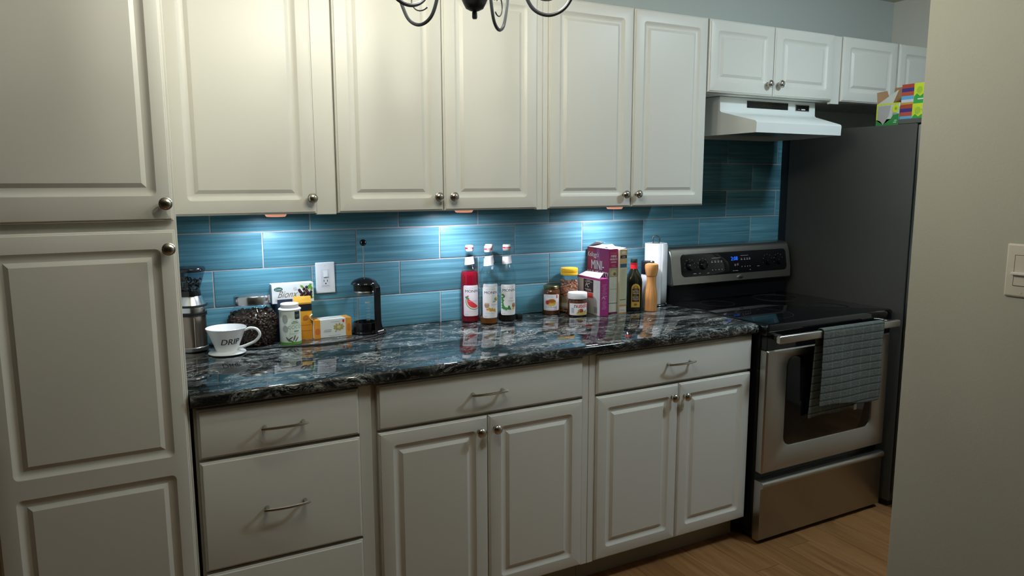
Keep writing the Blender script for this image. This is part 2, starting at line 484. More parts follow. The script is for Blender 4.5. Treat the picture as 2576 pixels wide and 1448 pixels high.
# backsplash: grout bed and every tile
TW, TH, Z1 = .338, .1296, 1.3001
XA, XB = -.308, 2.584
gb = nb(); box(gb, XA, XB, .002, .009, .9145, 1.371); box(gb, 1.7425, XB, .002, .009, 1.371, 1.835)
obj('grout', gb, M_GROUT, wall_back, smooth=0)
g = .0022
cache = {}
for row in range(-4, 5):
    z0 = Z1 + (row - 1) * TH; z1 = z0 + TH
    half = (row % 2 == 1)
    for k in range(-2, 9):
        x0 = (k - (.5 if half else 0)) * TW; x1 = x0 + TW
        for (cx0, cx1, cz0, cz1) in ((XA, XB, .9155, 1.3705), (1.7435, XB, 1.3705, 1.8345)):
            a0, a1, b0, b1 = max(x0 + g, cx0), min(x1 - g, cx1), max(z0 + g, cz0), min(z1 - g, cz1)
            if row == 1 and cz1 > 1.4: b0 = max(b0, 1.3705)
            # the tile that passes under the cabinet corner is cut there
            if a1 - a0 < .012 or b1 - b0 < .006: continue
            key = (round(a1 - a0, 4), round(b1 - b0, 4))
            if key not in cache:
                t = nb(); h = .0015
                X, Z = a1 - a0, b1 - b0
                L = [[(x, y, z) for x, z in rrect(i, X - i, i, Z - i, .001, 1)] for i, y in ((0, .009), (0, .0012), (.0004, .0004), (.0012, 0))]
                loops(t, L)
                cache[key] = obj('tile', t, M_TILE, wall_back, smooth=40); o = cache[key]
            else:
                o = cache[key].copy(); COL.objects.link(o)
            o.location = (a0, 0, b0)

# ================================================================== CABINETS
def door_bm(x0, x1, z0, z1, yf, t=.02, panels=None, mg=.044):
    """raised-panel door: chamfered slab, cove groove with rounded corners, sharp raised field"""
    bm = nb()
    def L(i, dy, r=.0008, n=5): return [(x, yf + dy, z) for x, z in rrect(x0 + i, x1 - i, z0 + i, z1 - i, r, n)]
    ls = [L(0, t), L(0, .0075), L(.0022, .0045), L(.0045, .0040), L(.0062, .0004), L(.0075, 0)]
    R = [[bm.verts.new(p) for p in q] for q in ls]
    for a, b in zip(R, R[1:]):
        for k in range(len(a)): bm.faces.new((a[k], b[k], b[(k + 1) % len(a)], a[(k + 1) % len(a)]))
    bm.faces.new(R[0])
    if panels is None: panels = [(x0 + mg, x1 - mg, z0 + mg, z1 - mg)]
    if panels == []:
        bm.faces.new(R[-1][::-1]); return bm
    # front sheet: rails with holes, made as a triangle fill between the outer loop and the panel loops
    edges = []
    outer = R[-1]
    for k in range(len(outer)): edges.append(bm.edges.get((outer[k], outer[(k + 1) % len(outer)])))
    for (a0, a1, b0, b1) in panels:
        def Q(i, dy, r): return [(x, yf + dy, z) for x, z in rrect(a0 + i, a1 - i, b0 + i, b1 - i, r, 5)]
        qs = [Q(0, 0, .013), Q(.0015, .0008, .0125), Q(.006, .0042, .010), Q(.011, .0064, .007), Q(.016, .0074, .003), Q(.021, .0074, .0006), Q(.0215, .0070, .0004), Q(.0315, .0012, .0003), Q(.0322, .0008, .0003)]
        T = [[bm.verts.new(p) for p in q] for q in qs]
        for a, b in zip(T, T[1:]):
            for k in range(len(a)): bm.faces.new((a[k], b[k], b[(k + 1) % len(a)], a[(k + 1) % len(a)]))
        bm.faces.new(T[-1][::-1])
        for k in range(len(T[0])): edges.append(bm.edges.get((T[0][k], T[0][(k + 1) % len(T[0])])))
    bmesh.ops.triangle_fill(bm, use_beauty=True, use_dissolve=False, edges=edges)
    return bm
def knob_bm(x, y, z):
    bm = nb()
    lathe(bm, [(.0001, 0), (.0085, 0), (.0085, .002), (.0058, .004), (.0052, .012), (.0085, .0155), (.0150, .0175), (.0165, .0205), (.0160, .0225), (.0145, .0235), (.0140, .0232), (.0105, .0272), (.0055, .0290), (.0001, .0294)], 20, (x, y, z), cap=False, axis='Y')
    return bm
def pull_bm(x, y, z, w_=.118):
    bm = nb(); h = w_ / 2
    tube(bm, spline([(x - h - .006, y - .020, z), (x - h * .6, y - .0265, z), (x, y - .029, z), (x + h * .6, y - .0265, z), (x + h + .006, y - .020, z)], 5), [.0030] + [.0040] * 19 + [.0030], 8)
    for s in (-1, 1): tube(bm, [(x + s * (h - .006), y + .0005, z), (x + s * (h - .006), y - .022, z)], [.0062, .0040], 8)
    return bm
def cab_box(bm, x0, x1, y0, y1, z0, z1): box(bm, x0, x1, y0, y1, z0, z1, .0012, 1)
def front_frame(bm, x0, x1, z0, z1, yf, th=.0195):
    box(bm, x0, x1, yf, yf + th, z0, z1, .0012, 1)
YU = -.335
def wall_cab(label, x0, x1, z0, z1, doors, frame=None, fz=None):
    c = thing('wall_cabinet', label, 'cabinet', ((x0 + x1) / 2, -.16, z0), group='white wall cabinets')
    bm = nb(); cab_box(bm, x0, x1, YU + .0235, .0085, z0 - .001 if fz is None else fz, z1 - .004)
    obj('body', bm, M_CAB, c)
    if frame:
        bm = nb(); front_frame(bm, frame[0], frame[1], (z0 - .004) if fz is None else fz - .010, z1 - .002, YU + .009); obj('face_frame', bm, M_CAB, c)
    for (a, b, knob) in doors:
        d = obj('door', door_bm(a, b, z0, z1, YU, mg=.044 if b - a > .3 else .04), M_CAB, c, smooth=19)
        if knob: obj('knob', knob_bm(knob[0], YU - .0001, knob[1]), M_NICKEL, d)
    return c
ZU0, ZU1 = 1.374, 2.1335
wall_cab('tall white wall cabinet with one door next to the pantry', -.305, .183, ZU0, ZU1, [(-.303, .119, (.102, 1.423))], (.120, .183))
wall_cab('tall white double door wall cabinet above the bottles and french press', .185, .956, ZU0, ZU1, [(.188, .5565, (.532, 1.422)), (.5595, .931, (.588, 1.422))], (.932, .956))
wall_cab('tall white double door wall cabinet above the cereal boxes', .9575, 1.740, ZU0, ZU1, [(.980, 1.3605, (1.324, 1.423)), (1.3645, 1.738, (1.385, 1.424))], (.9575, .979))
wall_cab('short white double door wall cabinet above the range hood', 1.7445, 2.556, 1.841, ZU1, [(1.747, 2.119, (2.082, 1.890)), (2.1225, 2.500, (2.149, 1.893))], (2.501, 2.556), 1.838)
wall_cab('short white wall cabinet above the fridge at far right', 2.5575, 3.372, 1.841, ZU1, [(2.562, 2.953, None), (2.970, 3.360, None)], None, 1.838)

# pantry
c = thing('pantry_cabinet', 'tall white pantry cabinet with two doors at the left edge', 'cabinet', (-.54, -.32, 0))
bm = nb(); cab_box(bm, -.78, -.3095, -.6215, .0085, .0, 2.14); obj('body', bm, M_CAB, c)
YP = -.645
d = obj('door', door_bm(-.750, -.316, 1.376, 2.13, YP, panels=[(-.714, -.352, 1.439, 2.094)]), M_CAB, c, smooth=19)
obj('knob', knob_bm(-.334, YP - .0001, 1.420), M_NICKEL, d)
d = obj('door', door_bm(-.752, -.316, .105, 1.353, YP, panels=[(-.708, -.352, .756, 1.306), (-.708, -.352, .150, .706)]), M_CAB, c, smooth=19)
obj('knob', knob_bm(-.334, YP - .0001, 1.306), M_NICKEL, d)

# base cabinets
YD = -.632
def base_cab(label, x0, x1, fronts, stile):
    c = thing('base_cabinet', label, 'cabinet', ((x0 + x1) / 2, -.3, 0), group='white base cabinets')
    bm = nb(); cab_box(bm, x0, x1, YD + .0235, .0085, .1005, .877); obj('body', bm, M_CAB, c)
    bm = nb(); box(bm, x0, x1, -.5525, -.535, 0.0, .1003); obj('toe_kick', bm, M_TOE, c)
    if stile:
        bm = nb(); front_frame(bm, stile[0], stile[1], .098, .876, YD + .009, .014); obj('face_frame', bm, M_CAB, c)
    for f in fronts:
        if f[0] == 'drawer':
            d = obj('drawer', door_bm(f[1], f[2], f[3], f[4], YD, panels=[]), M_CAB, c, smooth=19)
            obj('pull', pull_bm((f[1] + f[2]) / 2 + f[5], YD, f[6]), M_NICKEL, d)
        else:
            d = obj('door', door_bm(f[1], f[2], f[3], f[4], YD), M_CAB, c, smooth=19)
            obj('knob', knob_bm(f[5], YD - .0001, f[6]), M_NICKEL, d)
base_cab('white base cabinet with three drawers beside the pantry', -.300, .188, [('drawer', -.293, .150, .728, .868, .004, .796), ('drawer', -.293, .150, .403, .7185, .0, .559), ('drawer', -.293, .150, .1015, .394, .0, .25)], (.151, .188))
base_cab('white base cabinet with drawer and two doors in the middle of the run', .190, .973, [('drawer', .207, .946, .728, .870, -.002, .800), ('door', .207, .575, .1015, .7195, .544, .672), ('door', .578, .946, .1015, .7195, .602, .674)], (.947, .973))
base_cab('white base cabinet with drawer and two doors beside the stove', .975, 1.7525, [('drawer', 1.004, 1.750, .728, .870, -.003, .803), ('door', 1.004, 1.3785, .1015, .7195, 1.346, .672), ('door', 1.3815, 1.750, .1015, .7195, 1.406, .669)], (.975, 1.003))

# worktop
bm = nb()
prof = [(.0005, .878), (.0005, .914), (-.640, .914), (-.646, .9128), (-.6505, .909), (-.6525, .903), (-.6525, .890), (-.650, .882), (-.645, .8785), (-.640, .878)]
prism(bm, prof, -.3075, 1.7645, 'YZ')
e = [q for q in bm.edges if all(abs(v.co.x - 1.7645) < 1e-5 for v in q.verts)]
bmesh.ops.bevel(bm, geom=e, offset=.005, segments=2, affect='EDGES')
wt = obj('worktop', bm, M_GRAN, loc=(.72, -.32, .878), smooth=50)
tag(wt, 'polished black granite worktop with white veins on the base cabinets', 'countertop')

# puck lights under the cabinets
for x, lab in ((.022, 'round puck light under the single door wall cabinet'), (.711, 'round puck light under the wall cabinet above the bottles'), (1.409, 'round puck light under the wall cabinet above the cereal boxes')):
    c = thing('puck_light', lab, 'lamp', (x, -.158, 1.373), group='puck lights under the wall cabinets')
    obj('rim', lathe(nb(), [(.034, 0), (.0360, -.002), (.0350, -.007), (.0315, -.0125), (.0290, -.0140), (.0283, -.0140), (.0285, -.006), (.0001, -.006)], 28, cap=False), M_COPPER, c, local=True)
    obj('lens', lathe(nb(), [(.0001, -.0062), (.0280, -.0062), (.0280, -.0098), (.0001, -.0100)], 24, cap=False), M_PUCK1 if x < .1 else M_PUCK, c, local=True)

# ================================================================== RANGE HOOD
c = thing('range_hood', 'white range hood with black vent slot above the stove', 'range hood', (2.13, -.24, 1.67))
bm = nb()
xl = 1.875
secs = [(xl, 2.388, -.480, 1.672), (xl, 2.388, -.482, 1.712), (xl + .001, 2.391, -.474, 1.7195), (xl + .002, 2.470, -.275, 1.769), (xl + .002, 2.470, -.268, 1.776), (xl + .002, 2.470, -.266, 1.836)]
ls = [[(a, .006, z), (a, yf, z), (b, yf, z), (2.475, -.20 if yf < -.3 else -.15, z), (2.475, .006, z)] for a, b, yf, z in secs]
loops(bm, ls, close0=False)
# underside: rim, then recessed tray
u = [[bm.verts.new(p) for p in L] for L in ([(xl, .006, 1.672), (xl, -.48, 1.672), (2.388, -.48, 1.672), (2.475, -.2, 1.672), (2.475, .006, 1.672)],
     [(xl + .015, -.01, 1.672), (xl + .015, -.465, 1.672), (2.378, -.465, 1.672), (2.46, -.2, 1.672), (2.46, -.01, 1.672)],
     [(xl + .015, -.01, 1.69), (xl + .015, -.465, 1.69), (2.378, -.465, 1.69), (2.46, -.2, 1.69), (2.46, -.01, 1.69)])]
for a, b in zip(u, u[1:]):
    for k in range(5): bm.faces.new((a[k], a[(k + 1) % 5], b[(k + 1) % 5], b[k]))
bm.faces.new(u[-1])
bmesh.ops.remove_doubles(bm, verts=bm.verts, dist=1e-5)
obj('body', bm, M_WHITEM, c)
bm = nb(); box(bm, 2.035, 2.290, -.2685, -.2655, 1.795, 1.825); hv = obj('vent', bm, M_BLACKM, c)
for k in range(5):
    bm = nb(); box(bm, 2.037, 2.288, -.2700, -.2690, 1.797 + k * .0056, 1.7995 + k * .0056); obj('slat', bm, M_BLACK, hv)
bm = nb(); box(bm, 2.338, 2.430, -.2685, -.2655, 1.793, 1.823, .001, 1); sp = obj('switch_panel', bm, mat('grey_plastic', (.2, .2, .2), .4), c)
bm = nb(); box(bm, 2.343, 2.425, -.2705, -.2690, 1.797, 1.819); obj('switch', bm, M_BLACK, sp)
decal('marks', c, [(rect2d(0, .014, 0, .002), GREY), (rect2d(.022, .048, -.001, .0035), WHITE)], lambda u, v, o: (2.352 + u - 2.13, -.2706 - o + .24, 1.800 + v - 1.67))
bm = nb(); box(bm, 1.98, 2.28, -.40, -.16, 1.684, 1.689); obj('filter', bm, M_STEEL, c)

# ================================================================== RANGE
rx0, rx1 = 1.768, 2.530
c = thing('stove', 'stainless and black electric stove between the worktop and fridge', 'stove', (2.149, -.34, 0))
bm = nb(); box(bm, rx0, rx1, -.655, -.03, .028, .872, .002, 1); obj('body', bm, M_BLACK, c)
for x in (rx0 + .05, rx1 - .05):
    for y in (-.60, -.08): obj('foot', lathe(nb(), [(.016, 0), (.016, .006), (.010, .008), (.010, .0279)], 12, (x, y, 0)), M_BLACKM, c)
# cooktop
bm = nb()
L = [[(x, y, z) for x, y in rrect(rx0 + i, rx1 - i, -.690 + i, -.028 - i, .010, 4)] for i, z in ((0, .873), (-.001, .880), (-.001, .908), (.003, .9155), (.010, .918))]
L = [q[::-1] for q in L]
loops(bm, L); obj('cooktop', bm, M_BLACKG, c)
gm = mat('burner_mark', (.03, .03, .032), .25)
for (x, y, r) in ((1.95, -.50, .115), (2.34, -.50, .09), (1.96, -.21, .075), (2.33, -.21, .10)):
    bm = nb(); lathe(bm, [(r, .91805), (r, .91825), (r + .003, .91825), (r + .003, .91805)], 40, (x, y, 0), cap=False); obj('burner', bm, gm, c)
# backguard riser and console
bm = nb(); prism(bm, [(-.030, .9185), (-.092, .9185), (-.100, .998), (-.030, .998)], rx0 + .004, rx1 - .004, 'YZ'); obj('riser', bm, M_BLACK, c)
bm = nb(); pf = [(-.030, .9985), (-.120, .9985), (-.1245, 1.003), (-.1180, 1.050), (-.1050, 1.128), (-.0985, 1.158), (-.090, 1.170), (-.074, 1.175), (-.030, 1.175)]
prism(bm, pf, rx0 - .002, rx1 + .002, 'YZ')
e = [q for q in bm.edges if abs(q.verts[0].co.x - q.verts[1].co.x) < 1e-6]
bmesh.ops.bevel(bm, geom=e, offset=.006, segments=3, affect='EDGES')
con = obj('console', bm, M_STEEL, c, smooth=40)
# the console face leans: y as function of z
def cy(z): return -.1245 + (z - 1.003) / (1.158 - 1.003) * .026
bm = nb()
L = [[(x, cy(z) - o, z) for x, z in rrect(1.822 + i, 2.506 - i, 1.036 + i * .7, 1.140 - i * .7, .022, 6)] for i, o in ((0, -.004), (0, .0016), (.002, .0022))]
loops(bm, L); pan = obj('control_panel', bm, M_BLACKG, con)
for x in (1.875, 1.955, 2.375, 2.45):
    z = 1.086; bm = nb()
    lathe(bm, [(.024, 0), (.024, .003), (.0175, .005), (.0165, .016), (.0150, .0185), (.0001, .0188)], 24, (x, cy(z) - .0022, z), cap=False, axis='Y')
    obj('knob', bm, M_BLACK, con)
its = []
wc = (.42, .42, .42)
for k, x in enumerate((.185, .205, .225, .245)): its += [(rect2d(x, x + .010, .058, .061), wc), (rect2d(x + .001, x + .009, .064, .066), wc), (rect2d(x + .003, x + .007, .022, .026), wc)]
for k, x in enumerate((.375, .395, .412, .428)): its += [(rect2d(x, x + .010, .062, .065), wc), (rect2d(x + .001, x + .009, .068, .070), wc), (rect2d(x + .002, x + .006, .028, .032), wc)]
its += [(rect2d(.19, .245, .078, .0795), wc), (rect2d(.375, .425, .082, .0835), wc)]
for a, b, v in ((.07, .088, .012), (.105, .115, .012), (.155, .168, .010), (.318, .328, .012), (.332, .352, .012), (.428, .436, .012), (.48, .496, .026)): its.append((rect2d(a, b, v, v + .002), wc))
for cxm in (.053, .133, .553, .628):
    for a in range(-3, 4): q = .6 * a + PI / 2; its.append((ell2d(cxm + .031 * math.cos(q), .050 + .031 * math.sin(q), .0013, .0013, 6), wc))
its += [(ell2d(.336, .040, .006, .006, 14), (.16, .16, .16)), (ell2d(.352, .042, .006, .006, 14), (.25, .10, .07))]
its += [(text2d('2:08', .026, .333, .062, bold=.02), M_CLOCK)]
pm_ = decal('panel_marks', con, its, lambda u, v, o: (1.822 + u - 2.149, cy(1.036 + v) - .0023 - o + .34, 1.036 + v), base=.0002, step=.000008)
pm_['kind'] = 'stuff'
bm = nb(); L = [[(2.186 + a * s, cy(1.018) - o, 1.018 + b * s) for a, b in ell2d(0, 0, .020, .0085, 24)[0]] for s, o in ((1, -.001), (1, .002), (.8, .0032))]
L = [q[::-1] for q in L]; loops(bm, L); bd = obj('badge', bm, M_STEEL2, con)
# door
YO = -.690
bm = nb(); box(bm, rx0 + .004, rx1 - .004, -.686, -.656, .812, .871, .002, 1); obj('trim_strip', bm, M_BLACK, c)
bm = nb()
def RL(i, y, r): return [(x, y, z) for x, z in rrect(rx0 + .004 + i, rx1 - .004 - i, .303 + i, .8105 - i, r, 6)]
wi = (1.888, 2.432, .402, .775)
def WL(i, y, r=.040): return [(x, y, z) for x, z in rrect(wi[0] + i, wi[1] - i, wi[2] + i, wi[3] - i, r, 6)]
loops(bm, [RL(0, -.656, .004), RL(0, YO + .006, .004), RL(.005, YO, .004), WL(-.004, YO), WL(0, YO + .003), WL(.002, YO + .012)], close1=False)
dr = obj('oven_door', bm, M_STEEL, c)
bm = nb(); loops(bm, [WL(.001, YO + .011), WL(.001, YO + .0045), WL(.003, YO + .0035)]); obj('window', bm, M_BLACKG, dr)
bm = nb(); hz = .865
L = [[(x, -.7365 + yy, hz + zz) for yy, zz in rrect(-.010, .010, -.016, .016, .006, 3)] for x in (1.776, 1.781, 2.502, 2.507)]
for k, s in ((0, .8), (3, .8)): L[k] = [(p[0], -.7365 + (p[1] + .7365) * s, hz + (p[2] - hz) * s) for p in L[k]]
loops(bm, L); hd = obj('handle', bm, mat('handle_steel', (.58, .56, .50), .36, 1.), dr)
for x in (1.815, 2.480):
    bm = nb(); box(bm, x - .012, x + .012, -.728, -.6855, hz - .011, hz + .011, .003, 1); obj('handle_post', bm, M_STEEL, dr)
# drawer
bm = nb()
prof = [(-.656, .016), (-.684, .016), (-.690, .022), (-.690, .238), (-.700, .246), (-.703, .256), (-.700, .266), (-.690, .270), (-.656, .270)]
prism(bm, prof, rx0 + .002, rx1 - .004, 'YZ'); obj('storage_drawer', bm, M_STEEL, c, smooth=60)

# dish towel over the oven handle
bm = nb(); nx = 40
path = []
for k in range(20): path.append((-.7535 - .001 * math.sin(k * .35), .565 + (.872 - .565) * k / 19))
for k in range(1, 8):
    a = PI * k / 8; path.append((-.7375 - .0165 * math.cos(a), .874 + .014 * math.sin(a)))
for k in range(18): path.append((-.7205 + .010 * (k / 17) ** 1.5, .872 - (.872 - .505) * k / 17))
grid = []
for j, (y, z) in enumerate(path):
    row = []; back = j > 26
    for i in range(nx + 1):
        s = i / nx
        x0_ = 2.008 + (.004 if not back else -.012 * (j - 26) / 18); x1_ = 2.384 + .005 * math.sin(j * .4)
        x = x0_ + (x1_ - x0_) * s
        dz = (.007 * math.sin(s * 5.0 + .6) + .012 * (s - .5)) * (1 - min(1, abs(z - .872) / .3)) * 0
        drop = (.006 * math.sin(s * 6.) - .020 * s) * (j < 8) * (1 - j / 8) + ((.03 * s * s + .006 * math.sin(s * 9)) * ((j - 26) / 18) if back else 0)
        rip = .0022 * math.cos((z - .88) * 196) if j < 20 else .0008 * math.cos((z - .88) * 196)
        yy = y - (rip + .003 * math.sin(s * 7 + z * 9) * min(1, max(0, (.86 - z) / .15))) * (1 if not back else -.4)
        row.append(bm.verts.new((x, yy, z + drop)))
    grid.append(row)
for a, b in zip(grid, grid[1:]):
    for i in range(nx): bm.faces.new((a[i], a[i + 1], b[i + 1], b[i]))
tw = obj('dish_towel', bm, M_TOWEL, loc=(2.19, -.737, .88), smooth=180)
md = tw.modifiers.new('thick', 'SOLIDIFY'); md.thickness = .0042; md.offset = 0
md = tw.modifiers.new('sub', 'SUBSURF'); md.levels = 1; md.render_levels = 1
tag(tw, 'grey waffle weave dish towel hanging over the oven door handle', 'towel')
bm = nb(); box(bm, 2.275, 2.292, -.7175, -.7165, .505, .530); obj('care_tag', bm, flat((.55, .55, .52)), tw)

# ================================================================== FRIDGE and boxes on top
c = thing('fridge', 'dark grey refrigerator side panel to the right of the stove', 'refrigerator', (2.95, -.4, 0))
bm = nb(); box(bm, 2.560, 3.345, -.715, -.050, .03, 1.716, .003, 2); obj('body', bm, M_FRIDGE, c)
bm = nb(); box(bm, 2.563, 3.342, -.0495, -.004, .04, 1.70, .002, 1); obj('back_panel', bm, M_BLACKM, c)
bm = nb(); box(bm, 2.575, 3.33, -.700, -.08, .0, .03); obj('base_grille', bm, M_BLACKM, c)
bm = nb(); box(bm, 2.562, 2.950, -.790, -.7205, .06, 1.712, .008, 2); d = obj('door', bm, M_STEEL, c)
bm = nb(); tube(bm, spline([(2.925, -.790, .75), (2.925, -.84, .80), (2.925, -.845, 1.2), (2.925, -.84, 1.55), (2.925, -.790, 1.60)], 4), .010, 8); obj('handle', bm, M_STEEL2, d)
bm = nb(); box(bm, 2.955, 3.343, -.790, -.7205, .06, 1.712, .008, 2); d = obj('door', bm, M_STEEL, c)
bm = nb(); tube(bm, spline([(2.98, -.790, .75), (2.98, -.84, .80), (2.98, -.845, 1.2), (2.98, -.84, 1.55), (2.98, -.790, 1.60)], 4), .010, 8); obj('handle', bm, M_STEEL2, d)
bm = nb(); box(bm, 2.564, 2.600, -.760, -.625, 1.7165, 1.738, .002, 1); obj('hinge_cover', bm, mat('hinge_grey', (.10, .10, .09), .5), c)

LIME = (.62, .72, .03); GRN = (.03, .25, .05); TAN = (.42, .24, .11)
bx = 2.606
c = thing('open_carton', 'open green and white carton with brown flaps on the fridge', 'box', (bx, -.545, 1.7165))
card = [mat('carton_inside', (.36, .20, .10), .8)]
bm = nb(); t_ = .0015
box(bm, 0, .11, -.055, .055, 0, .002); box(bm, 0, t_, -.055, .055, .002, .098); box(bm, .11 - t_, .11, -.055, .055, .002, .098)
box(bm, t_, .11 - t_, -.055, -.055 + t_, .002, .098); box(bm, t_, .11 - t_, .055 - t_, .055, .002, .098)
bd = obj('body', bm, mat('carton_white', (.62, .62, .58), .7), c, local=True)
bm = nb(); prism(bm, [(-.052, .098), (.054, .098), (.048, .176), (-.050, .176)], .1085, .110, 'YZ'); obj('flap', bm, card[0], c, local=True)
bm = nb()
A = [(.0008, .052, .0985), (.1, .054, .0985), (.095, .075, .165), (.004, .060, .150)]
v = [bm.verts.new(p) for p in A] + [bm.verts.new((p[0], p[1] + .0015, p[2])) for p in A]
for f in ((0, 1, 2, 3), (7, 6, 5, 4), (0, 4, 5, 1), (1, 5, 6, 2), (2, 6, 7, 3), (3, 7, 4, 0)): bm.faces.new([v[i] for i in f])
obj('flap', bm, card[0], c, local=True)
bm = nb()
A = [(.0008, .050, .0985), (.0008, -.022, .0985), (-.006, -.050, .150), (.004, -.040, .152)]
v = [bm.verts.new(p) for p in A] + [bm.verts.new((p[0] + .0015, p[1], p[2])) for p in A]
for f in ((0, 1, 2, 3), (7, 6, 5, 4), (0, 4, 5, 1), (1, 5, 6, 2), (2, 6, 7, 3), (3, 7, 4, 0)): bm.faces.new([v[i] for i in f])
obj('flap', bm, mat('flap_white', (.66, .67, .60), .7), c, local=True)
its = [(rect2d(0, .006, 0, .098), LIME), (rect2d(0, .11, .092, .098), LIME), (([(.0, 0), (.11, 0), (.11, .050), (.085, .052), (.072, .030), (.05, .028), (.035, .006), (.02, .022), (0, .028)], [(0, 1, 8, ), (1, 2, 3, 4, 5, 6, 7, 8)]), GRN),
       (([(.008, .028), (.022, .022), (.035, .005), (.05, .026), (.062, .045), (.070, .088), (.008, .088)], [(0, 1, 2, 3, 4, 5, 6)]), (.44, .42, .40)),
       (ell2d(.092, .073, .016, .018, 16), LIME), (ell2d(.094, .073, .006, .007, 12), (.30, .42, .03)),
       (rect2d(.078, .100, .047, .054), GREY), (rect2d(.086, .100, .012, .016), (.55, .62, .5)), (rect2d(.090, .102, .020, .024), (.55, .62, .5))]
decal('print', c, its, mp_left(0, .055, 0))
def striped(z, label, dx):
    c = thing('striped_box', label, 'box', (bx + dx, -.660, z), group='striped boxes on the fridge')
    H = .0855
    bm = nb(); box(bm, 0, .09, -.085, .056, 0, H, .001, 1); obj('body', bm, flat(LIME), c, local=True)
    st = [(.42, .06, .03), (.05, .03, .20), (.50, .08, .05), (.12, .42, .66), (.62, .62, .72), (.56, .33, .04)]
    hs = [.20, .18, .20, .18, .14, .10]; y = 1.; its = []
    for col, h in zip(st, hs): its.append((rect2d(0, .056, (y - h) * H, y * H), (*col,))); y -= h
    its += [(([(.058, 0), (.14, 0), (.14, .030), (.12, .024), (.10, .040), (.085, .030), (.07, .042), (.058, .030)], [(0, 1, 2, 3, 4, 5, 6, 7)]), (.04, .36, .06)),
            (ell2d(.082, .057, .012, .014, 16), (.40, .56, .04)), (rect2d(.075, .128, .016, .021), (.75, .8, .7)), (ell2d(.110, .062, .010, .008, 14), (.72, .78, .15))]
    decal('print', c, its, mp_left(0, .056, 0))
striped(1.7165, 'lower of two striped green boxes stacked on the fridge', 0)
striped(1.8026, 'upper of two striped green boxes stacked on the fridge', .004)

# ================================================================== OUTLET and LIGHT SWITCH
c = thing('wall_outlet', 'white wall outlet with rocker switch on the blue tiles', 'outlet', (.2165, -.0006, 1.1235))
bm = nb(); L = [[(x, y, z) for x, z in rrect(-.035 + i, .035 - i, -.0575 + i, .0575 - i, .003, 3)] for i, y in ((0, .0), (0, -.003), (.002, -.0055), (.004, -.006))]
loops(bm, L); obj('plate', bm, M_PLASTIC, c, local=True)
bm = nb(); box(bm, -.0168, .0168, -.0068, -.0058, -.0335, .0335, .0003, 1); obj('insert', bm, mat('outlet_face', (.74, .74, .76), .3), c, local=True)
bm = nb(); prism(bm, [(-.0072, .004), (-.0072, .028), (-.0105, .004)], -.0085, .0075, 'YZ'); obj('rocker', bm, M_PLASTIC, c, local=True)
bm = nb()
for x in (-.0063, .0063): box(bm, x - .0010, x + .0010, -.0071, -.0066, -.0150, -.0070)
lathe(bm, [(.0026, .0066), (.0026, .0072)], 10, (0, 0, -.021), axis='Y'); obj('socket_slots', bm, M_BLACKM, c, local=True, smooth=0)
for z in (.046, -.046): obj('screw', lathe(nb(), [(.003, .0058), (.003, .0066), (.001, .0070)], 10, (0, 0, z), axis='Y'), M_PLASTIC, c, local=True)
bm = nb(); box(bm, -.0125, .0125, -.0070, -.0066, -.0295, -.0288); obj('groove', bm, M_BLACKM, c, local=True)

c = thing('light_switch', 'white dimmer switch plate on the near right wall', 'light switch', (1.2792, -1.8315, 1.2795), PI / -2)
# local: x along wall, -y out of the wall
bm = nb(); L = [[(x, y, z) for x, z in rrect(-.035 + i, .035 - i, -.0575 + i, .0575 - i, .002, 3)] for i, y in ((0, .0), (0, -.003), (.003, -.006), (.004, -.0062))]
loops(bm, L); M_SWP = mat('almond_plastic', (.66, .62, .54), .4); obj('plate', bm, M_SWP, c, local=True)
bm = nb(); L = [[(x, y, z) for x, z in rrect(-.0175 + i, .0175 - i, -.034 + i, .034 - i, .001, 2)] for i, y in ((0, -.0060), (0, -.0064), (.001, -.0064), (.001, -.0061))]
loops(bm, L); obj('recess', bm, mat('switch_gap', (.06, .05, .035), .8), c, local=True)
bm = nb(); box(bm, -.0162, .0162, -.0072, -.0061, -.0326, .0326, .0004, 1); obj('dimmer_face', bm, M_SWP, c, local=True)
bm = nb(); box(bm, -.0200, .0200, -.0140, -.0072, -.0095, -.0035, .001, 1); obj('slider', bm, M_PLASTIC, c, local=True)
for z in (.048, -.048): obj('screw', lathe(nb(), [(.003, .0061), (.003, .0068), (.001, .0072)], 10, (0, 0, z), axis='Y'), M_SWP, c, local=True)

# ================================================================== COUNTER THINGS, left group
ZW = .9142
# coffee grinder
c = thing('coffee_grinder', 'steel coffee grinder with clear bean hopper beside the pantry', 'coffee grinder', (-.252, -.066, ZW))
obj('container', lathe(nb(), [(.046, 0), (.050, .003), (.050, .006), (.0475, .014), (.0475, .118), (.049, .121)], 36), M_GRINDBODY, c, local=True)
obj('base_ring', lathe(nb(), [(.0485, .002), (.0505, .004), (.0505, .015), (.0485, .017)], 36, cap=False), M_STEEL, c, local=True)
bm = nb(); box(bm, -.001, .001, -.0490, -.0474, .018, .116); 
for q in bm.verts: q.co = Matrix.Rotation(.12, 3, 'Z') @ q.co
obj('seam', bm, mat('seam_light', (.6, .5, .42), .3, .5), c, local=True)
obj('gasket', lathe(nb(), [(.0495, .121), (.0515, .122), (.0515, .125), (.049, .126), (.049, .128), (.0515, .129), (.0515, .132), (.0495, .133)], 36), M_BLACKM, c, local=True)
obj('collar_band', lathe(nb(), [(.0495, .133), (.0505, .134), (.0505, .150), (.050, .151)], 36), M_STEEL2, c, local=True)
obj('black_ring', lathe(nb(), [(.052, .151), (.0545, .152), (.0545, .156), (.051, .158)], 36), M_BLACKM, c, local=True)
obj('cone', lathe(nb(), [(.0500, .158), (.046, .166), (.0385, .184), (.037, .186)], 36), M_STEEL2, c, local=True)
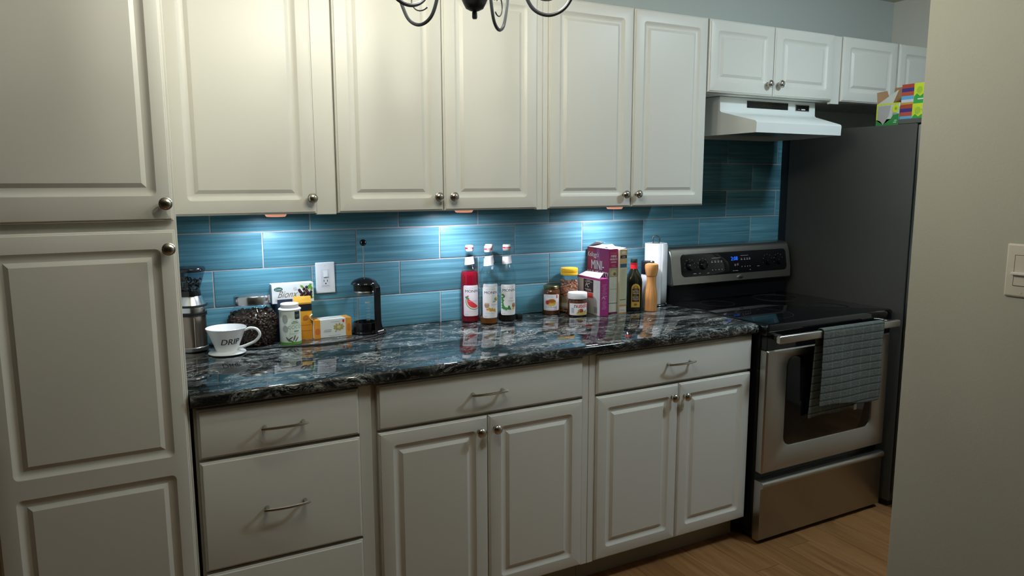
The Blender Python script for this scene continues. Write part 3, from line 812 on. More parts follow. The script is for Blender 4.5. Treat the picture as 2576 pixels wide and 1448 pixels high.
obj('hopper_neck', lathe(nb(), [(.036, .186), (.0365, .188), (.034, .204), (.033, .205)], 32), M_BLACK, c, local=True)
obj('hopper', lathe(nb(), [(.0330, .2055), (.036, .215), (.0505, .263), (.0515, .266)], 32, cap=False), G_SMOKE, c, local=True)
bm = nb()
for k in range(150):
    z = .209 + .036 * random.random(); R = (.029 + (z - .2055) * .25) * math.sqrt(random.random()); a = random.random() * 2 * PI
    if k > 60: R = .029 + (z - .2055) * .25
    t = nb(); bmesh.ops.create_icosphere(t, subdivisions=1, radius=1)
    merge(bm, t, Matrix.Translation((R * math.cos(a), R * math.sin(a), z)) @ Matrix.Rotation(random.random() * 6, 4, (random.random(), random.random(), random.random() + .1)) @ Matrix.Diagonal((.0055, .004, .003, 1)))
obj('coffee_beans', bm, M_BEAN, c, local=True, kind='stuff', smooth=180)
obj('lid', lathe(nb(), [(.0515, .2665), (.0545, .2680), (.0545, .2760), (.051, .281), (.02, .2835), (.0001, .2838)], 36, cap=False), mat('lid_smoke', (.01, .012, .016), .15), c, local=True)

# glass bean jar
c = thing('coffee_bean_jar', 'round glass jar of dark coffee beans with steel lid', 'jar', (-.056, -.072, ZW))
JY = .74
jp = [(.056, 0), (.064, .003), (.0745, .022), (.0835, .052), (.0850, .074), (.081, .096), (.070, .122), (.058, .136), (.0555, .142)]
obj('glass', lathe(nb(), jp, 40, sy=JY, cap=False), G_CLEAR, c, local=True)
def jr(z):
    for (r1, z1), (r2, z2) in zip(jp, jp[1:]):
        if z1 <= z <= z2: return r1 + (r2 - r1) * (z - z1) / (z2 - z1)
    return .05
bm = nb(); lathe(bm, [(.052, .002), (.070, .024), (.0785, .055), (.079, .076), (.070, .105), (.050, .118), (.0001, .120)], 24, sy=JY)
for k in range(900):
    z = .004 + .118 * random.random(); a = random.random() * 2 * PI; R = jr(z) - .0045
    if z > .108: R *= math.sqrt(random.random())
    t = nb(); bmesh.ops.create_icosphere(t, subdivisions=1, radius=1)
    merge(bm, t, Matrix.Translation((R * math.cos(a), R * math.sin(a) * JY, z)) @ Matrix.Rotation(random.random() * 6, 4, (random.random(), random.random(), random.random() + .1)) @ Matrix.Diagonal((.0078, .0056, .0042, 1)))
obj('coffee_beans', bm, M_BEAN, c, local=True, kind='stuff', smooth=180)
obj('lid', lathe(nb(), [(.0575, .143), (.0600, .144), (.0605, .147), (.0605, .170), (.0580, .1735), (.045, .1775), (.0001, .180)], 40, sy=JY, cap=False), mat('lid_steel', (.55, .56, .58), .22, 1.), c, local=True)

# pour-over dripper
c = thing('coffee_dripper', 'white ceramic pour over coffee dripper lettered DRIP', 'coffee dripper', (-.156, -.172, ZW))
prof = [(.026, .0001), (.058, .0030), (.0595, .0050), (.058, .0070), (.035, .0095), (.0335, .0105), (.036, .016), (.0420, .034), (.0630, .0855), (.0640, .0870), (.0628, .0880), (.0612, .0860), (.040, .036), (.020, .012), (.0001, .011)]
obj('body', lathe(nb(), prof, 48, cap=False), M_CERAM, c, local=True)
bm = nb(); ha = -.35
hp = spline([(.058, 0, .077), (.078, 0, .0835), (.098, 0, .078), (.106, 0, .060), (.092, 0, .040), (.070, 0, .029), (.050, 0, .022), (.037, 0, .020)], 6)
tube(bm, hp, .0048, 10, sx=1.0)
for q in bm.verts: q.co = Matrix.Rotation(ha, 3, 'Z') @ q.co
obj('handle', bm, M_CERAM, c, local=True)
decal('lettering', c, [(text2d('DRIP', .0285, .0, .037, shear=.15, bold=.01, sx=1.0), INK)], mp_cyl(lambda v: .0420 + (v - .034) / (.0855 - .034) * .021, .16), base=.0006, cut=.003)

# boxes standing on each other behind the tin
c = thing('navy_box', 'narrow dark navy box standing behind the white tin', 'box', (.055, -.041, ZW))
bm = nb(); box(bm, -.027, .027, -.028, .029, 0, .133, .001, 1); obj('body', bm, flat((.012, .018, .045)), c, local=True)
bm = nb(); box(bm, -.026, .026, -.0295, -.0283, .120, .150); obj('flap', bm, flat((.02, .028, .06)), c, local=True)
c = thing('orange_box', 'orange and black tea carton with raised flap behind the tin', 'box', (.1165, -.041, ZW))
bm = nb(); box(bm, -.0305, .0305, -.030, .029, 0, .133, .001, 1); obj('body', bm, flat((.66, .31, .02)), c, local=True)
bm = nb(); A = [(-.0300, -.0305, .1325), (.0300, -.0305, .1325), (.0290, -.0260, .156), (-.0320, -.0240, .157)]
v = [bm.verts.new(p) for p in A] + [bm.verts.new((p[0], p[1] + .0012, p[2])) for p in A]
for f in ((0, 1, 2, 3), (7, 6, 5, 4), (0, 4, 5, 1), (1, 5, 6, 2), (2, 6, 7, 3), (3, 7, 4, 0)): bm.faces.new([v[i] for i in f])
obj('flap', bm, flat((.82, .45, .06)), c, local=True)
decal('print', c, [(rect2d(-.0303, .0303, .103, .128), (.008, .012, .016)), (ell2d(.008, .078, .011, .009, 16, rot=.5), (.45, .13, .02)), (ell2d(.002, .072, .004, .003, 10), (.45, .13, .02)), (rect2d(-.0303, .0303, 0, .062), (.62, .25, .015)), (rect2d(-.01, .025, .050, .053), (.45, .12, .02)), (rect2d(-.01, .028, .030, .032), (.45, .12, .02))], mp_front(0, -.030, 0))
c = thing('white_tea_box', 'white tea box with blackcurrant picture on the two upright boxes', 'box', (.087, -.0335, 1.0475))
bm = nb(); box(bm, -.073, .073, -.0215, .0215, 0, .069, .0008, 1); obj('body', bm, flat(WHITE), c, local=True)
its = [(ell2d(-.050, .051, .015, .0075, 20), (.02, .10, .07)), (text2d('Lion', .012, -.050, .0475, shear=.4), WHITE), (text2d('Bionx', .034, -.018, .021, shear=.5, sx=.85), (.20, .17, .13)), (text2d('Cassis', .0105, -.048, .008), (.20, .10, .10))]
its += [(ell2d(.008, .050, .007, .006, 14), (.60, .60, .62))]
for k in range(14): its.append((ell2d(.030 + .036 * random.random(), .010 + .052 * random.random(), .0075, .004, 8, rot=random.random() * 3), (.10 + .2 * random.random(), .30 + .15 * random.random(), .04)))
for k in range(26):
    x, y = .022 + .042 * random.random(), .010 + .048 * random.random(); its += [(ell2d(x, y, .0052, .0052, 10), (.03, .008, .015)), (ell2d(x - .001, y + .001, .001, .001, 6), (.5, .35, .4))]
decal('print', c, its, mp_front(0, -.0215, 0), step=.00003)

# white tin
c = thing('white_tin', 'white tin with green band and white cap before the orange carton', 'tin', (.0605, -.1175, ZW))
obj('body', lathe(nb(), [(.0345, 0), (.0362, .002), (.0362, .118), (.0355, .120)], 36), mat('tin_white', (.66, .72, .64), .35), c, local=True)
obj('cap', lathe(nb(), [(.0355, .1203), (.0385, .1215), (.0385, .1245), (.0355, .1270), (.0300, .1280), (.0305, .1300), (.0305, .1410), (.029, .1430), (.0001, .1435)], 36, cap=False), M_PLASTIC, c, local=True)
its = [(rect2d(-.10, .10, .002, .011, 30), (.12, .36, .06)), (rect2d(.012, .034, .094, .118, 4), (.012, .03, .04)), (rect2d(.013, .033, .090, .094, 4), (.02, .04, .05)), (rect2d(.015, .03, .104, .106, 2), (.25, .3, .2)), (rect2d(.015, .03, .100, .1015, 2), (.25, .3, .2))]
gr = (.16, .34, .16)
its += [(rect2d(.0, .026, .0765, .080, 6), gr), (rect2d(.004, .022, .0825, .085, 6), gr), (text2d('COCO', .0165, .012, .058), (.24, .42, .24)), (rect2d(.008, .026, .047, .051, 6), gr), (rect2d(-.006, .034, .0725, .0732, 6), gr), (rect2d(-.006, .034, .040, .0407, 6), gr), (rect2d(-.006, -.0055, .040, .073), gr)]
for a, x, y in ((.6, -.006, .024), (2.2, -.014, .022), (1.2, .008, .026), (.9, .016, .020), (2.6, -.004, .016)): its.append((ell2d(x, y, .011, .0022, 12, rot=a), (.10, .14, .10)))
its += [(ell2d(-.022, .092, .010, .016, 14), (.42, .44, .42)), (ell2d(-.022, .058, .010, .012, 14), (.45, .47, .46))]
decal('label', c, its, mp_cyl(.0362, va(.06, -.11) + .12), base=.0003, step=.00002, cut=.0025)

# lying tea carton with opened end
c = thing('tea_carton', 'white and orange tea carton lying open in front of french press', 'box', (.2165, -.052, ZW), .05)
OR = (.74, .30, .03)
bm = nb(); box(bm, -.0695, .0695, -.030, .030, 0, .0665, .001, 1); obj('body', bm, flat((.74, .74, .70)), c, local=True)
its = [(rect2d(-.0695, -.046, 0, .0665), OR), (rect2d(.048, .0695, 0, .0665), OR), (ell2d(-.056, .025, .010, .012, 12), (.62, .16, .04)), (ell2d(.06, .03, .007, .016, 12), (.62, .18, .03)), (rect2d(.036, .043, .052, .062), RED)]
for k in range(9): a = k * .7; its.append((ell2d(.022 + .012 * math.cos(a), .036 + .006 * math.sin(a), .009, .004, 10, rot=a), (.38 + .1 * (k % 2), .36, .10)))
its += [(ell2d(.022, .036, .007, .006, 12), (.62, .58, .30)), (ell2d(.010, .020, .003, .002, 8), (.25, .25, .1))]
its += bars(-.038, -.004, (.027, .022), .0018, (.25, .27, .3), .4) + bars(-.015, .03, (.056,), .0012, GREY, .2) + bars(-.02, .03, (.006,), .0012, GREY, .2)
decal('print', c, its, mp_front(0, -.030, 0), step=.00004)
decal('print', c, [(rect2d(-.0695, -.046, -.03, .03), OR), (rect2d(.046, .0695, -.03, .03), (.80, .36, .05)), (ell2d(.01, 0, .014, .008, 12), (.55, .62, .5)), (rect2d(-.03, .0, -.01, -.005), (.5, .6, .55))], lambda u, v, o: (u, v, .0665 + o))
bm = nb(); pts = spline([(-.0690, 0, .0660), (-.078, 0, .073), (-.080, 0, .083), (-.072, 0, .091)], 4)
rows = [[bm.verts.new((p.x + (.006 * k), -.028 + .056 * k, p.z)) for k in (0, 1)] for p in pts]
for a, b in zip(rows, rows[1:]): bm.faces.new((a[0], a[1], b[1], b[0]))
fl = obj('flap', bm, flat((.80, .66, .42)), c, local=True); md = fl.modifiers.new('thick', 'SOLIDIFY'); md.thickness = .0009

# french press
c = thing('french_press', 'black french press with raised plunger below the outlet', 'french press', (.345, -.064, ZW))
obj('base', lathe(nb(), [(.049, 0), (.050, .002), (.050, .006), (.0465, .010), (.0455, .040), (.0445, .043), (.041, .043), (.041, .010), (.0001, .009)], 36, cap=False), M_BLACK, c, local=True)
obj('beaker', lathe(nb(), [(.0405, .0105), (.0410, .012), (.0410, .178), (.0425, .183)], 36, cap=False), G_CLEAR, c, local=True)
obj('steel_band', lathe(nb(), [(.0395, .150), (.0402, .151), (.0402, .159), (.0395, .160)], 36), M_STEEL, c, local=True)
obj('filter_plunger', lathe(nb(), [(.039, .1605), (.0398, .162), (.0398, .181), (.038, .183)], 36), mat('plunger_dark', (.02, .02, .022), .3, .5), c, local=True)
obj('lid', lathe(nb(), [(.047, .1835), (.0495, .185), (.0490, .188), (.044, .195), (.034, .202), (.018, .2075), (.006, .2095), (.0001, .2095)], 36, cap=False), M_BLACK, c, local=True)
obj('plunger_rod', lathe(nb(), [(.0022, .2096), (.0022, .327)], 10), M_STEEL2, c, local=True)
bm = nb(); bmesh.ops.create_uvsphere(bm, u_segments=20, v_segments=12, radius=.0125); bmesh.ops.translate(bm, verts=bm.verts, vec=(0, 0, .3385)); obj('plunger_knob', bm, M_BLACK, c, local=True)
bm = nb()
hp = [(.041, 0, .186), (.053, 0, .182), (.060, 0, .168), (.060, 0, .10), (.061, 0, .045), (.066, 0, .018), (.074, 0, .0035)]
sec = spline(hp, 5)
for p in [0]:
    R = []
    for i, q in enumerate(sec):
        wd = .012 + (.008 * max(0, (.045 - q.z) / .045)); th = .0055
        d = (sec[min(i + 1, len(sec) - 1)] - sec[max(i - 1, 0)]).normalized(); nrm = Vector((d.z, 0, -d.x))
        R.append([bm.verts.new(q + nrm * a + Vector((0, b, 0))) for a, b in ((th, wd), (-th, wd), (-th, -wd), (th, -wd))])
    for a, b in zip(R, R[1:]):
        for k in range(4): bm.faces.new((a[k], a[(k + 1) % 4], b[(k + 1) % 4], b[k]))
    bm.faces.new(R[0][::-1]); bm.faces.new(R[-1])
box(bm, .040, .062, -.014, .014, .003, .016, .002, 1)
for q in bm.verts: q.co = Matrix.Rotation(-1.0, 3, 'Z') @ q.co
obj('handle', bm, M_BLACK, c, local=True)
its = [(rect2d(-.004, .016, .118, .124, 4), (.5, .55, .56))] + [(rect2d(.0, .014, .055 + k * .011, .0565 + k * .011, 3), (.4, .46, .5)) for k in range(5)]
decal('print', c, its, mp_cyl(.041, va(.345, -.06) + .1), cut=.003)

# power cord of the grinder
bm = nb(); zc = ZW + .0034
tube(bm, spline([(-.196, -.030, zc), (-.15, -.085, zc), (-.075, -.160, zc), (.0, -.172, zc), (.045, -.180, zc), (.085, -.188, zc), (.138, -.195, zc), (.207, -.192, zc), (.286, -.170, zc), (.353, -.142, zc), (.405, -.108, zc), (.420, -.065, zc), (.412, -.030, zc), (.39, -.010, zc)], 7), .0032, 8)
tag(obj('power_cord', bm, M_CORD, loc=(.1, -.15, ZW)), 'black power cord curving across the worktop in front of the tins', 'cord')

# ================================================================== SYRUP BOTTLES
def bottle(name, label, x, y, ang, liquid, lz, kind):
    c = thing(name, label, 'bottle', (x, y, ZW), group='syrup bottles on the worktop')
    P = [(.028, .0), (.0345, .0015), (.0360, .005), (.0360, .186), (.0350, .196), (.0300, .212), (.0220, .227), (.0165, .243), (.0145, .265), (.0138, .284), (.0150, .285), (.0150, .288)]
    obj('glass', lathe(nb(), P, 36, cap=False), G_CLEAR, c, local=True)
    lp = [(.0001, .003), (.032, .003), (.0345, .006)] + [(r - .0012, z) for r, z in P if .006 < z < lz]
    for (r1, z1), (r2, z2) in zip(P, P[1:]):
        if z1 < lz <= z2: q = r1 + (r2 - r1) * (lz - z1) / (z2 - z1) - .0012; lp += [(q, lz), (.0001, lz)]
    obj('syrup', lathe(nb(), lp, 32, cap=False), liquid, c, local=True)
    obj('cap', lathe(nb(), [(.0156, .2865), (.0162, .288), (.0162, .307), (.0150, .3095), (.0001, .3100)], 28, cap=False), M_PLASTIC, c, local=True)
    decal('cap_band', c, [(rect2d(-.050, .050, .2945, .3015, 28), (.55, .03, .05)), (text2d('MONIN', .0055, .0, .2960, bold=.02), WHITE)], mp_cyl(.0162, ang), base=.0003, cut=.0015)
    if kind == 'mint': decal('cap_ring', c, [(rect2d(-.050, .050, .2885, .2908, 28), INK)], mp_cyl(.0162, ang), base=.0003, cut=.0015)
    # slanted neck label
    vs = []; n = 16
    for i in range(n + 1):
        u = -.026 + .052 * i / n; s = .010 * (i / n) - .002; vs += [(u, .232 + s * .6), (u, .262 + s * .7)]
    rr = lambda v: .0195 - (v - .232) / .034 * .0045 if v < .266 else .0150
    decal('neck_label', c, [((vs, [(2 * i, 2 * i + 2, 2 * i + 3, 2 * i + 1) for i in range(n)]), (.78, .76, .76))], mp_cyl(rr, ang), base=.0018, cut=.0025)
    W_ = (.80, .80, .80) if kind != 'melon' else (.80, .74, .77)
    its = [(strip2d(-.034, .034, .028, .152, .006, 24), W_), (text2d('Le Sirop de', .0085, .0, .139, shear=.4), (.45, .42, .42)), (text2d('MONIN', .0152, .002, .1235, bold=.010, sx=1.12), (.03, .03, .035))]
    if kind == 'melon':
        its += [(ell2d(.012, .087, .036, .033, 20, PI * .93, PI * 1.80, -.25), (.08, .16, .06)), (ell2d(.012, .087, .0335, .0305, 20, PI * .93, PI * 1.80, -.25), (.72, .76, .55)), (ell2d(.012, .088, .030, .027, 20, PI * .94, PI * 1.79, -.25), (.70, .05, .06))]
        its += [(ell2d(-.020, .104, .006, .005, 10), (.08, .22, .09)), (ell2d(-.015, .1, .006, .004, 10), (.10, .26, .12)), (ell2d(-.014, .109, .003, .003, 8), (.5, .05, .08)), (text2d('Watermelon', .0085, .008, .086, shear=.35), (.62, .35, .45))]
    elif kind == 'caramel':
        its += [(ell2d(-.016, .078, .010, .011, 16), (.42, .27, .18)), (ell2d(-.016, .086, .010, .003, 12), (.62, .48, .35))]
        for k in range(9): its.append((ell2d(-.012 + .030 * k / 8, .062 - .006 * (k / 8) + .003 * (k % 2), .007, .004, 10, rot=k), (.62, .30 + .03 * (k % 3), .06)))
        for k in range(8): its.append((ell2d(.012 + .020 * random.random(), .092 + .016 * random.random(), .007, .003, 8, rot=k * .8), ((.50, .45, .05), (.15, .20, .10), (.60, .55, .25))[k % 3]))
        its.append((text2d('Caramel', .008, .016, .078, shear=.35), (.4, .4, .38)))
    else:
        for k in range(16): its.append((ell2d(-.028 + .010 * random.random() + (.030 * max(0, k - 8) / 7), .052 + (.058 * (1 - k / 8) if k < 8 else .010 * random.random()), .007, .004, 8, rot=k), (.06, .20 + .10 * random.random(), .06)))
        its += [(ell2d(.022, .066, .009, .009, 14), (.36, .14, .07)), (ell2d(.022, .074, .009, .003, 12), (.48, .28, .16)), (ell2d(.020, .054, .007, .005, 10), (.65, .45, .08)), (text2d('Irish', .0095, .010, .094, shear=.2), (.4, .42, .4)), (text2d('Cream', .0095, .011, .083, shear=.2), (.4, .42, .4)), (ell2d(.033, .103, .003, .012, 10), (.65, .35, .38))]
    its += [(rect2d(-.022, .022, .046, .0468, 10), (.6, .45, .48)), (rect2d(-.028, -.014, .034, .036, 3), (.5, .5, .5))]
    decal('label', c, its, mp_cyl(.0360, ang), base=.0005, step=.00002, cut=.0025)
    return c
bottle('syrup_bottle', 'red syrup bottle with watermelon label, leftmost of the bottles', .783, -.047, va(.783, -.047) + .20, L_RED, .205, 'melon')
bottle('syrup_bottle', 'nearly empty clear syrup bottle with caramel label in front', .833, -.118, va(.833, -.118) + .24, L_AMBER, .026, 'caramel')
bottle('syrup_bottle', 'clear syrup bottle with dark remainder, green leaves on its label', .926, -.096, va(.926, -.096) + .24, L_DARK, .036, 'mint')
bottle('syrup_bottle', 'clear syrup bottle half hidden behind the caramel bottle', .871, -.0465, va(.871, -.0465) + .2, L_AMBER, .02, 'caramel')
bm = nb(); box(bm, .974, .998, -.100, -.078, ZW, ZW + .021, .002, 2)
tag(obj('black_plug', bm, M_BLACKM, loc=(.986, -.089, ZW)), 'small black plastic plug lying right of the syrup bottles', 'plug')

# ================================================================== JARS
def jarlabel(c, its, r, ang, step=.00004): return decal('label', c, its, mp_cyl(r, ang), base=.0005, step=.00002, cut=.0025)
c = thing('caramel_jar', 'dark spread jar with gold lid left of the yellow lidded jar', 'jar', (1.163, -.052, ZW), group='jars on the worktop')
obj('glass', lathe(nb(), [(.033, 0), (.0365, .002), (.0378, .006), (.0378, .092), (.0355, .102), (.0315, .108), (.0315, .112)], 36), M_SPREAD2, c, local=True)
obj('lid', lathe(nb(), [(.0315, .1105), (.0335, .1112), (.0338, .1130), (.0332, .1205), (.0315, .1225), (.0001, .1220)], 36, cap=False), M_GOLDLID, c, local=True)
its = [(strip2d(-.037, .037, .020, .088, .003, 22), (.78, .78, .80)), (ell2d(-.010, .052, .022, .016, 18), (.68, .62, .62)), (ell2d(.002, .055, .019, .015, 20), (.60, .32, .05)), (ell2d(.002, .060, .017, .007, 16), (.38, .12, .02)), (ell2d(-.017, .054, .008, .009, 14), (.50, .04, .06)), (ell2d(.0, .044, .016, .005, 14), (.70, .48, .10)), (rect2d(.022, .028, .072, .086, 2), RED)]
its += bars(-.026, .014, (.082, .0765), .0018, (.45, .45, .48), .3) + [(text2d('DULCE DE LECHE', .0065, -.002, .0318), (.12, .12, .13))] + bars(-.03, .032, (.0245,), .0012, (.4, .4, .42), .1)
jarlabel(c, its, .0378, va(1.163, -.05) + .02)
c = thing('peanut_jar', 'clear jar of peanuts with yellow lid against the tiles', 'jar', (1.254, -.0505, ZW), group='jars on the worktop')
obj('glass', lathe(nb(), [(.034, 0), (.0385, .003), (.0395, .008), (.0395, .138), (.0375, .150), (.0335, .160), (.0335, .164)], 36, cap=False), G_CLEAR, c, local=True)
bm = nb(); lathe(bm, [(.031, .003), (.0335, .008), (.0335, .118), (.0001, .122)], 20)
for k in range(330):
    z = .006 + .132 * random.random(); a = random.random() * 2 * PI; R = .0345
    if z > .124: R *= math.sqrt(random.random())
    t = nb(); bmesh.ops.create_icosphere(t, subdivisions=1, radius=1)
    merge(bm, t, Matrix.Translation((R * math.cos(a), R * math.sin(a), z)) @ Matrix.Rotation(random.random() * 6, 4, (random.random(), random.random(), random.random() + .1)) @ Matrix.Diagonal((.0072, .0046, .0042, 1)))
obj('peanuts', bm, M_PEANUT, c, local=True, kind='stuff', smooth=180)
obj('lid', lathe(nb(), [(.0340, .1625), (.0368, .1632), (.0372, .165), (.0372, .172), (.0364, .1735), (.0372, .175), (.0372, .1895), (.0355, .1925), (.0001, .1930)], 40, cap=False), M_YELLOW, c, local=True)
jarlabel(c, [(strip2d(-.058, .045, .020, .072, .002, 30), (.30, .23, .14)), (rect2d(-.058, .045, .028, .044, 30), (.52, .50, .42)), (rect2d(-.02, .02, .046, .0475, 8), (.55, .45, .25))], .0395, va(1.254, -.05))
c = thing('hazelnut_spread_jar', 'white lidded hazelnut spread jar with red and black lettering', 'jar', (1.240, -.138, ZW), group='jars on the worktop')
obj('glass', lathe(nb(), [(.034, 0), (.038, .002), (.0402, .008), (.0405, .052), (.0385, .064), (.0345, .0705), (.0345, .074)], 36), M_SPREAD, c, local=True)
obj('lid', lathe(nb(), [(.0362, .0735), (.0405, .0740), (.0412, .0755), (.0412, .0955), (.0395, .0985), (.0001, .0995)], 40, cap=False), M_PLASTIC, c, local=True)
its = [(strip2d(-.040, .048, .007, .0565, .001, 26), (.78, .77, .76)), (text2d('n', .026, -.012, .0385, bold=.015), INK), (text2d('utella', .026, -.0035, .0385, 'LEFT', bold=.015), (.62, .02, .02))]
its += [(rect2d(-.031, -.017, .016, .038, 3), (.42, .44, .48)), (rect2d(-.034, -.014, .0445, .046, 4), (.7, .7, .7))] + bars(-.034, -.014, (.012,), .0012, (.5, .5, .5), .1)
its += [(ell2d(.020, .014, .030, .007, 16), (.62, .45, .12)), (ell2d(.012, .026, .013, .008, 14), (.28, .07, .03)), (ell2d(.002, .024, .009, .005, 12, rot=.9), (.33, .22, .08)), (ell2d(-.006, .018, .012, .0016, 10, rot=1.0), (.72, .68, .60)), (ell2d(.033, .024, .006, .007, 12), (.38, .22, .08)), (ell2d(.028, .030, .007, .006, 12), (.80, .80, .80))]
jarlabel(c, its, .0405, va(1.24, -.14) + .10)

# ================================================================== CEREAL BOXES
c = thing('mauve_carton', 'small mauve and white food carton in front of cereal boxes', 'box', (1.333, -.115, ZW))
MAU = (.36, .035, .20)
X0, X1, Y0, Y1, H = -.0215, .0215, -.086, .086, .156
bm = nb(); box(bm, X0, X1, Y0, Y1, 0, H, .001, 1); obj('body', bm, flat((.58, .57, .56)), c, local=True)
f = mp_left(X0, Y1, 0)
its = [(rect2d(0, .172, H - .008, H), MAU), (rect2d(.048, .122, .092, .146), (.012, .012, .014)), (text2d('PC', .026, .078, .112, shear=.5), (.72, .70, .68)), (rect2d(.048, .120, .068, .090), (.60, .06, .05)), (rect2d(.128, .172, 0, H - .008), (.66, .66, .66)), (rect2d(.130, .154, .008, .034), (.36, .36, .40))]
its += bars(.054, .118, (.140, .135, .103, .098), .0018, (.66, .64, .62), .3) + bars(.130, .168, [.055 + .0055 * k for k in range(16)], .0012, (.48, .48, .50), .3)
decal('print', c, its, f, step=.00004)
its = [(rect2d(X0, X1, 0, H), MAU), (text2d('PC', .018, 0, .070, shear=.5), (.72, .62, .68))] + bars(-.014, .014, [.028 + .0055 * k for k in range(7)] + [.088 + .006 * k for k in range(8)], .0016, (.58, .30, .46), .3)
decal('print', c, its, mp_front(0, Y0, 0), step=.00004)
decal('print', c, [(rect2d(X0, X1, Y0, Y1), MAU), (ell2d(0, 0, .018, .06, 16), (.62, .58, .56))], lambda u, v, o: (u, v, H + o))
bm = nb(); A = [(-.0205, -.080, H + .0008), (-.0205, .080, H + .0008), (.016, .075, H + .016), (.016, -.055, H + .020)]
v = [bm.verts.new(p) for p in A] + [bm.verts.new((p[0], p[1], p[2] + .0008)) for p in A]
for q in ((0, 1, 2, 3), (7, 6, 5, 4), (0, 4, 5, 1), (1, 5, 6, 2), (2, 6, 7, 3), (3, 7, 4, 0)): bm.faces.new([v[i] for i in q])
obj('flap', bm, flat((.50, .44, .44)), c, local=True)

c = thing('cereal_box', 'tall purple wheat cereal box with open white top flaps', 'cereal box', (1.3975, -.092, ZW), group='cereal boxes')
X0, X1, Y0, Y1, H = -.0225, .0225, -.082, .082, .276
PUR = (.26, .018, .10)
bm = nb(); box(bm, X0, X1, Y0, Y1, 0, H, .001, 1); obj('body', bm, flat(PUR), c, local=True)
f = mp_left(X0, Y1, 0)
its = [(rect2d(0, .164, 0, H), (.25, .02, .12)), (([(0, .12), (.075, .12), (.055, H), (0, H)], [(0, 1, 2, 3)]), (.36, .02, .045)), (([(.07, H), (.090, H), (.105, .15), (.085, .15)], [(0, 1, 2, 3)]), (.33, .07, .22)),
       (text2d("Kellogg's", .030, .044, .236, shear=.35, bold=.01, sx=.80), (.80, .72, .75)), (text2d('MINI-', .058, .082, .180, bold=.035, sx=.72), (.03, .03, .08)), (text2d('MINI-', .058, .079, .182, bold=.02, sx=.72), (.80, .78, .78)),
       (text2d('WHEATS!', .056, .084, .136, bold=.035, sx=.66), (.03, .03, .08)), (text2d('WHEATS!', .056, .081, .138, bold=.02, sx=.66), (.80, .78, .78)), (ell2d(.080, .06, .06, .045, 20), (.58, .36, .16))]
decal('print', c, its, f, step=.00005)
its = [(rect2d(X0, X1, .160, H), (.28, .025, .09)), (rect2d(X0, X1, .158, .196), (.30, .30, .16)), (ell2d(.002, .174, .016, .013, 14), (.42, .36, .20)), (ell2d(.006, .170, .008, .007, 12), (.14, .12, .04)), (rect2d(X0 + .001, X1 - .001, .006, .158), (.56, .56, .46)), (rect2d(X0 + .001, X1 - .001, .043, .0455), INK)]
its += [(text2d('MINI', .014, 0, .241, bold=.02), (.66, .60, .62)), (text2d('WHEATS', .012, 0, .229, bold=.02, sx=.8), (.66, .60, .62)), (rect2d(-.014, .014, .219, .223), (.55, .35, .40)), (text2d("Kellogg's", .011, 0, .256, shear=.3), (.62, .10, .12))]
its += bars(-.018, .018, [.056 + .0062 * k for k in range(16)], .0011, (.40, .40, .34), .3) + bars(-.018, .018, [.105, .158], .0012, (.2, .2, .2), 0) + bars(-.016, .016, [.201, .207], .0016, (.50, .20, .28), .3)
decal('print', c, its, mp_front(0, Y0, 0), step=.00004)
WF = flat((.78, .77, .76))
bm = nb()
for A in ([(-.022, -.081, H + .0005), (-.022, .081, H + .0005), (.020, .078, H + .012), (.018, -.070, H + .010)], [(-.021, .081, H + .001), (.021, .081, H + .001), (.024, .020, H + .020), (-.012, .030, H + .026)], [(.021, -.081, H + .0005), (-.021, -.081, H + .0005), (-.015, -.030, H + .014), (.026, -.035, H + .016)]):
    v = [bm.verts.new(p) for p in A] + [bm.verts.new((p[0], p[1], p[2] + .0008)) for p in A]
    for q in ((0, 1, 2, 3), (7, 6, 5, 4), (0, 4, 5, 1), (1, 5, 6, 2), (2, 6, 7, 3), (3, 7, 4, 0)): bm.faces.new([v[i] for i in q])
obj('flaps', bm, WF, c, local=True)
decal('print', c, [(rect2d(X0, X1, -.05, Y1), (.62, .16, .42))], lambda u, v, o: (u, v, H + o))

c = thing('cereal_box', 'tall narrow beige cereal box between purple box and oil bottle', 'cereal box', (1.4400, -.099, ZW), group='cereal boxes')
X0, X1, Y0, Y1, H = -.0190, .0190, -.088, .088, .274
BE = (.52, .36, .15)
bm = nb(); box(bm, X0, X1, Y0, Y1, 0, H, .001, 1); obj('body', bm, flat((.56, .52, .40)), c, local=True)
its = [(rect2d(X0, X1, 0, H), (.50, .49, .33)), (rect2d(X0, X1, .195, H), BE), (rect2d(X0 + .002, X1 - .002, .236, .249), (.015, .02, .03)), (rect2d(X0 + .002, X1 - .002, .197, .213), (.03, .10, .17)), (ell2d(0, .261, .012, .006, 16), (.60, .56, .50)), (rect2d(X0 + .003, X1 - .003, .057, .0595), INK), (rect2d(X0, X1, 0, .034), (.62, .30, .10)), (rect2d(X0 + .001, X1 - .001, .004, .029), (.60, .58, .48)), (rect2d(X0, X1, .0335, .036), (.56, .18, .08))]
its += bars(-.015, .015, [.070 + .0062 * k for k in range(20)], .0010, (.40, .38, .26), .3) + bars(-.012, .012, [.241], .002, (.6, .6, .6), .2) + bars(-.009, .009, [.013], .0016, (.35, .35, .35), .1)
decal('print', c, its, mp_front(0, Y0, 0), step=.00004)
bm = nb(); A = [(-.018, -.087, H + .0005), (-.018, .087, H + .0005), (.018, .085, H + .006), (.018, -.080, H + .005)]
v = [bm.verts.new(p) for p in A] + [bm.verts.new((p[0], p[1], p[2] + .0008)) for p in A]
for q in ((0, 1, 2, 3), (7, 6, 5, 4), (0, 4, 5, 1), (1, 5, 6, 2), (2, 6, 7, 3), (3, 7, 4, 0)): bm.faces.new([v[i] for i in q])
obj('flap', bm, WF, c, local=True)

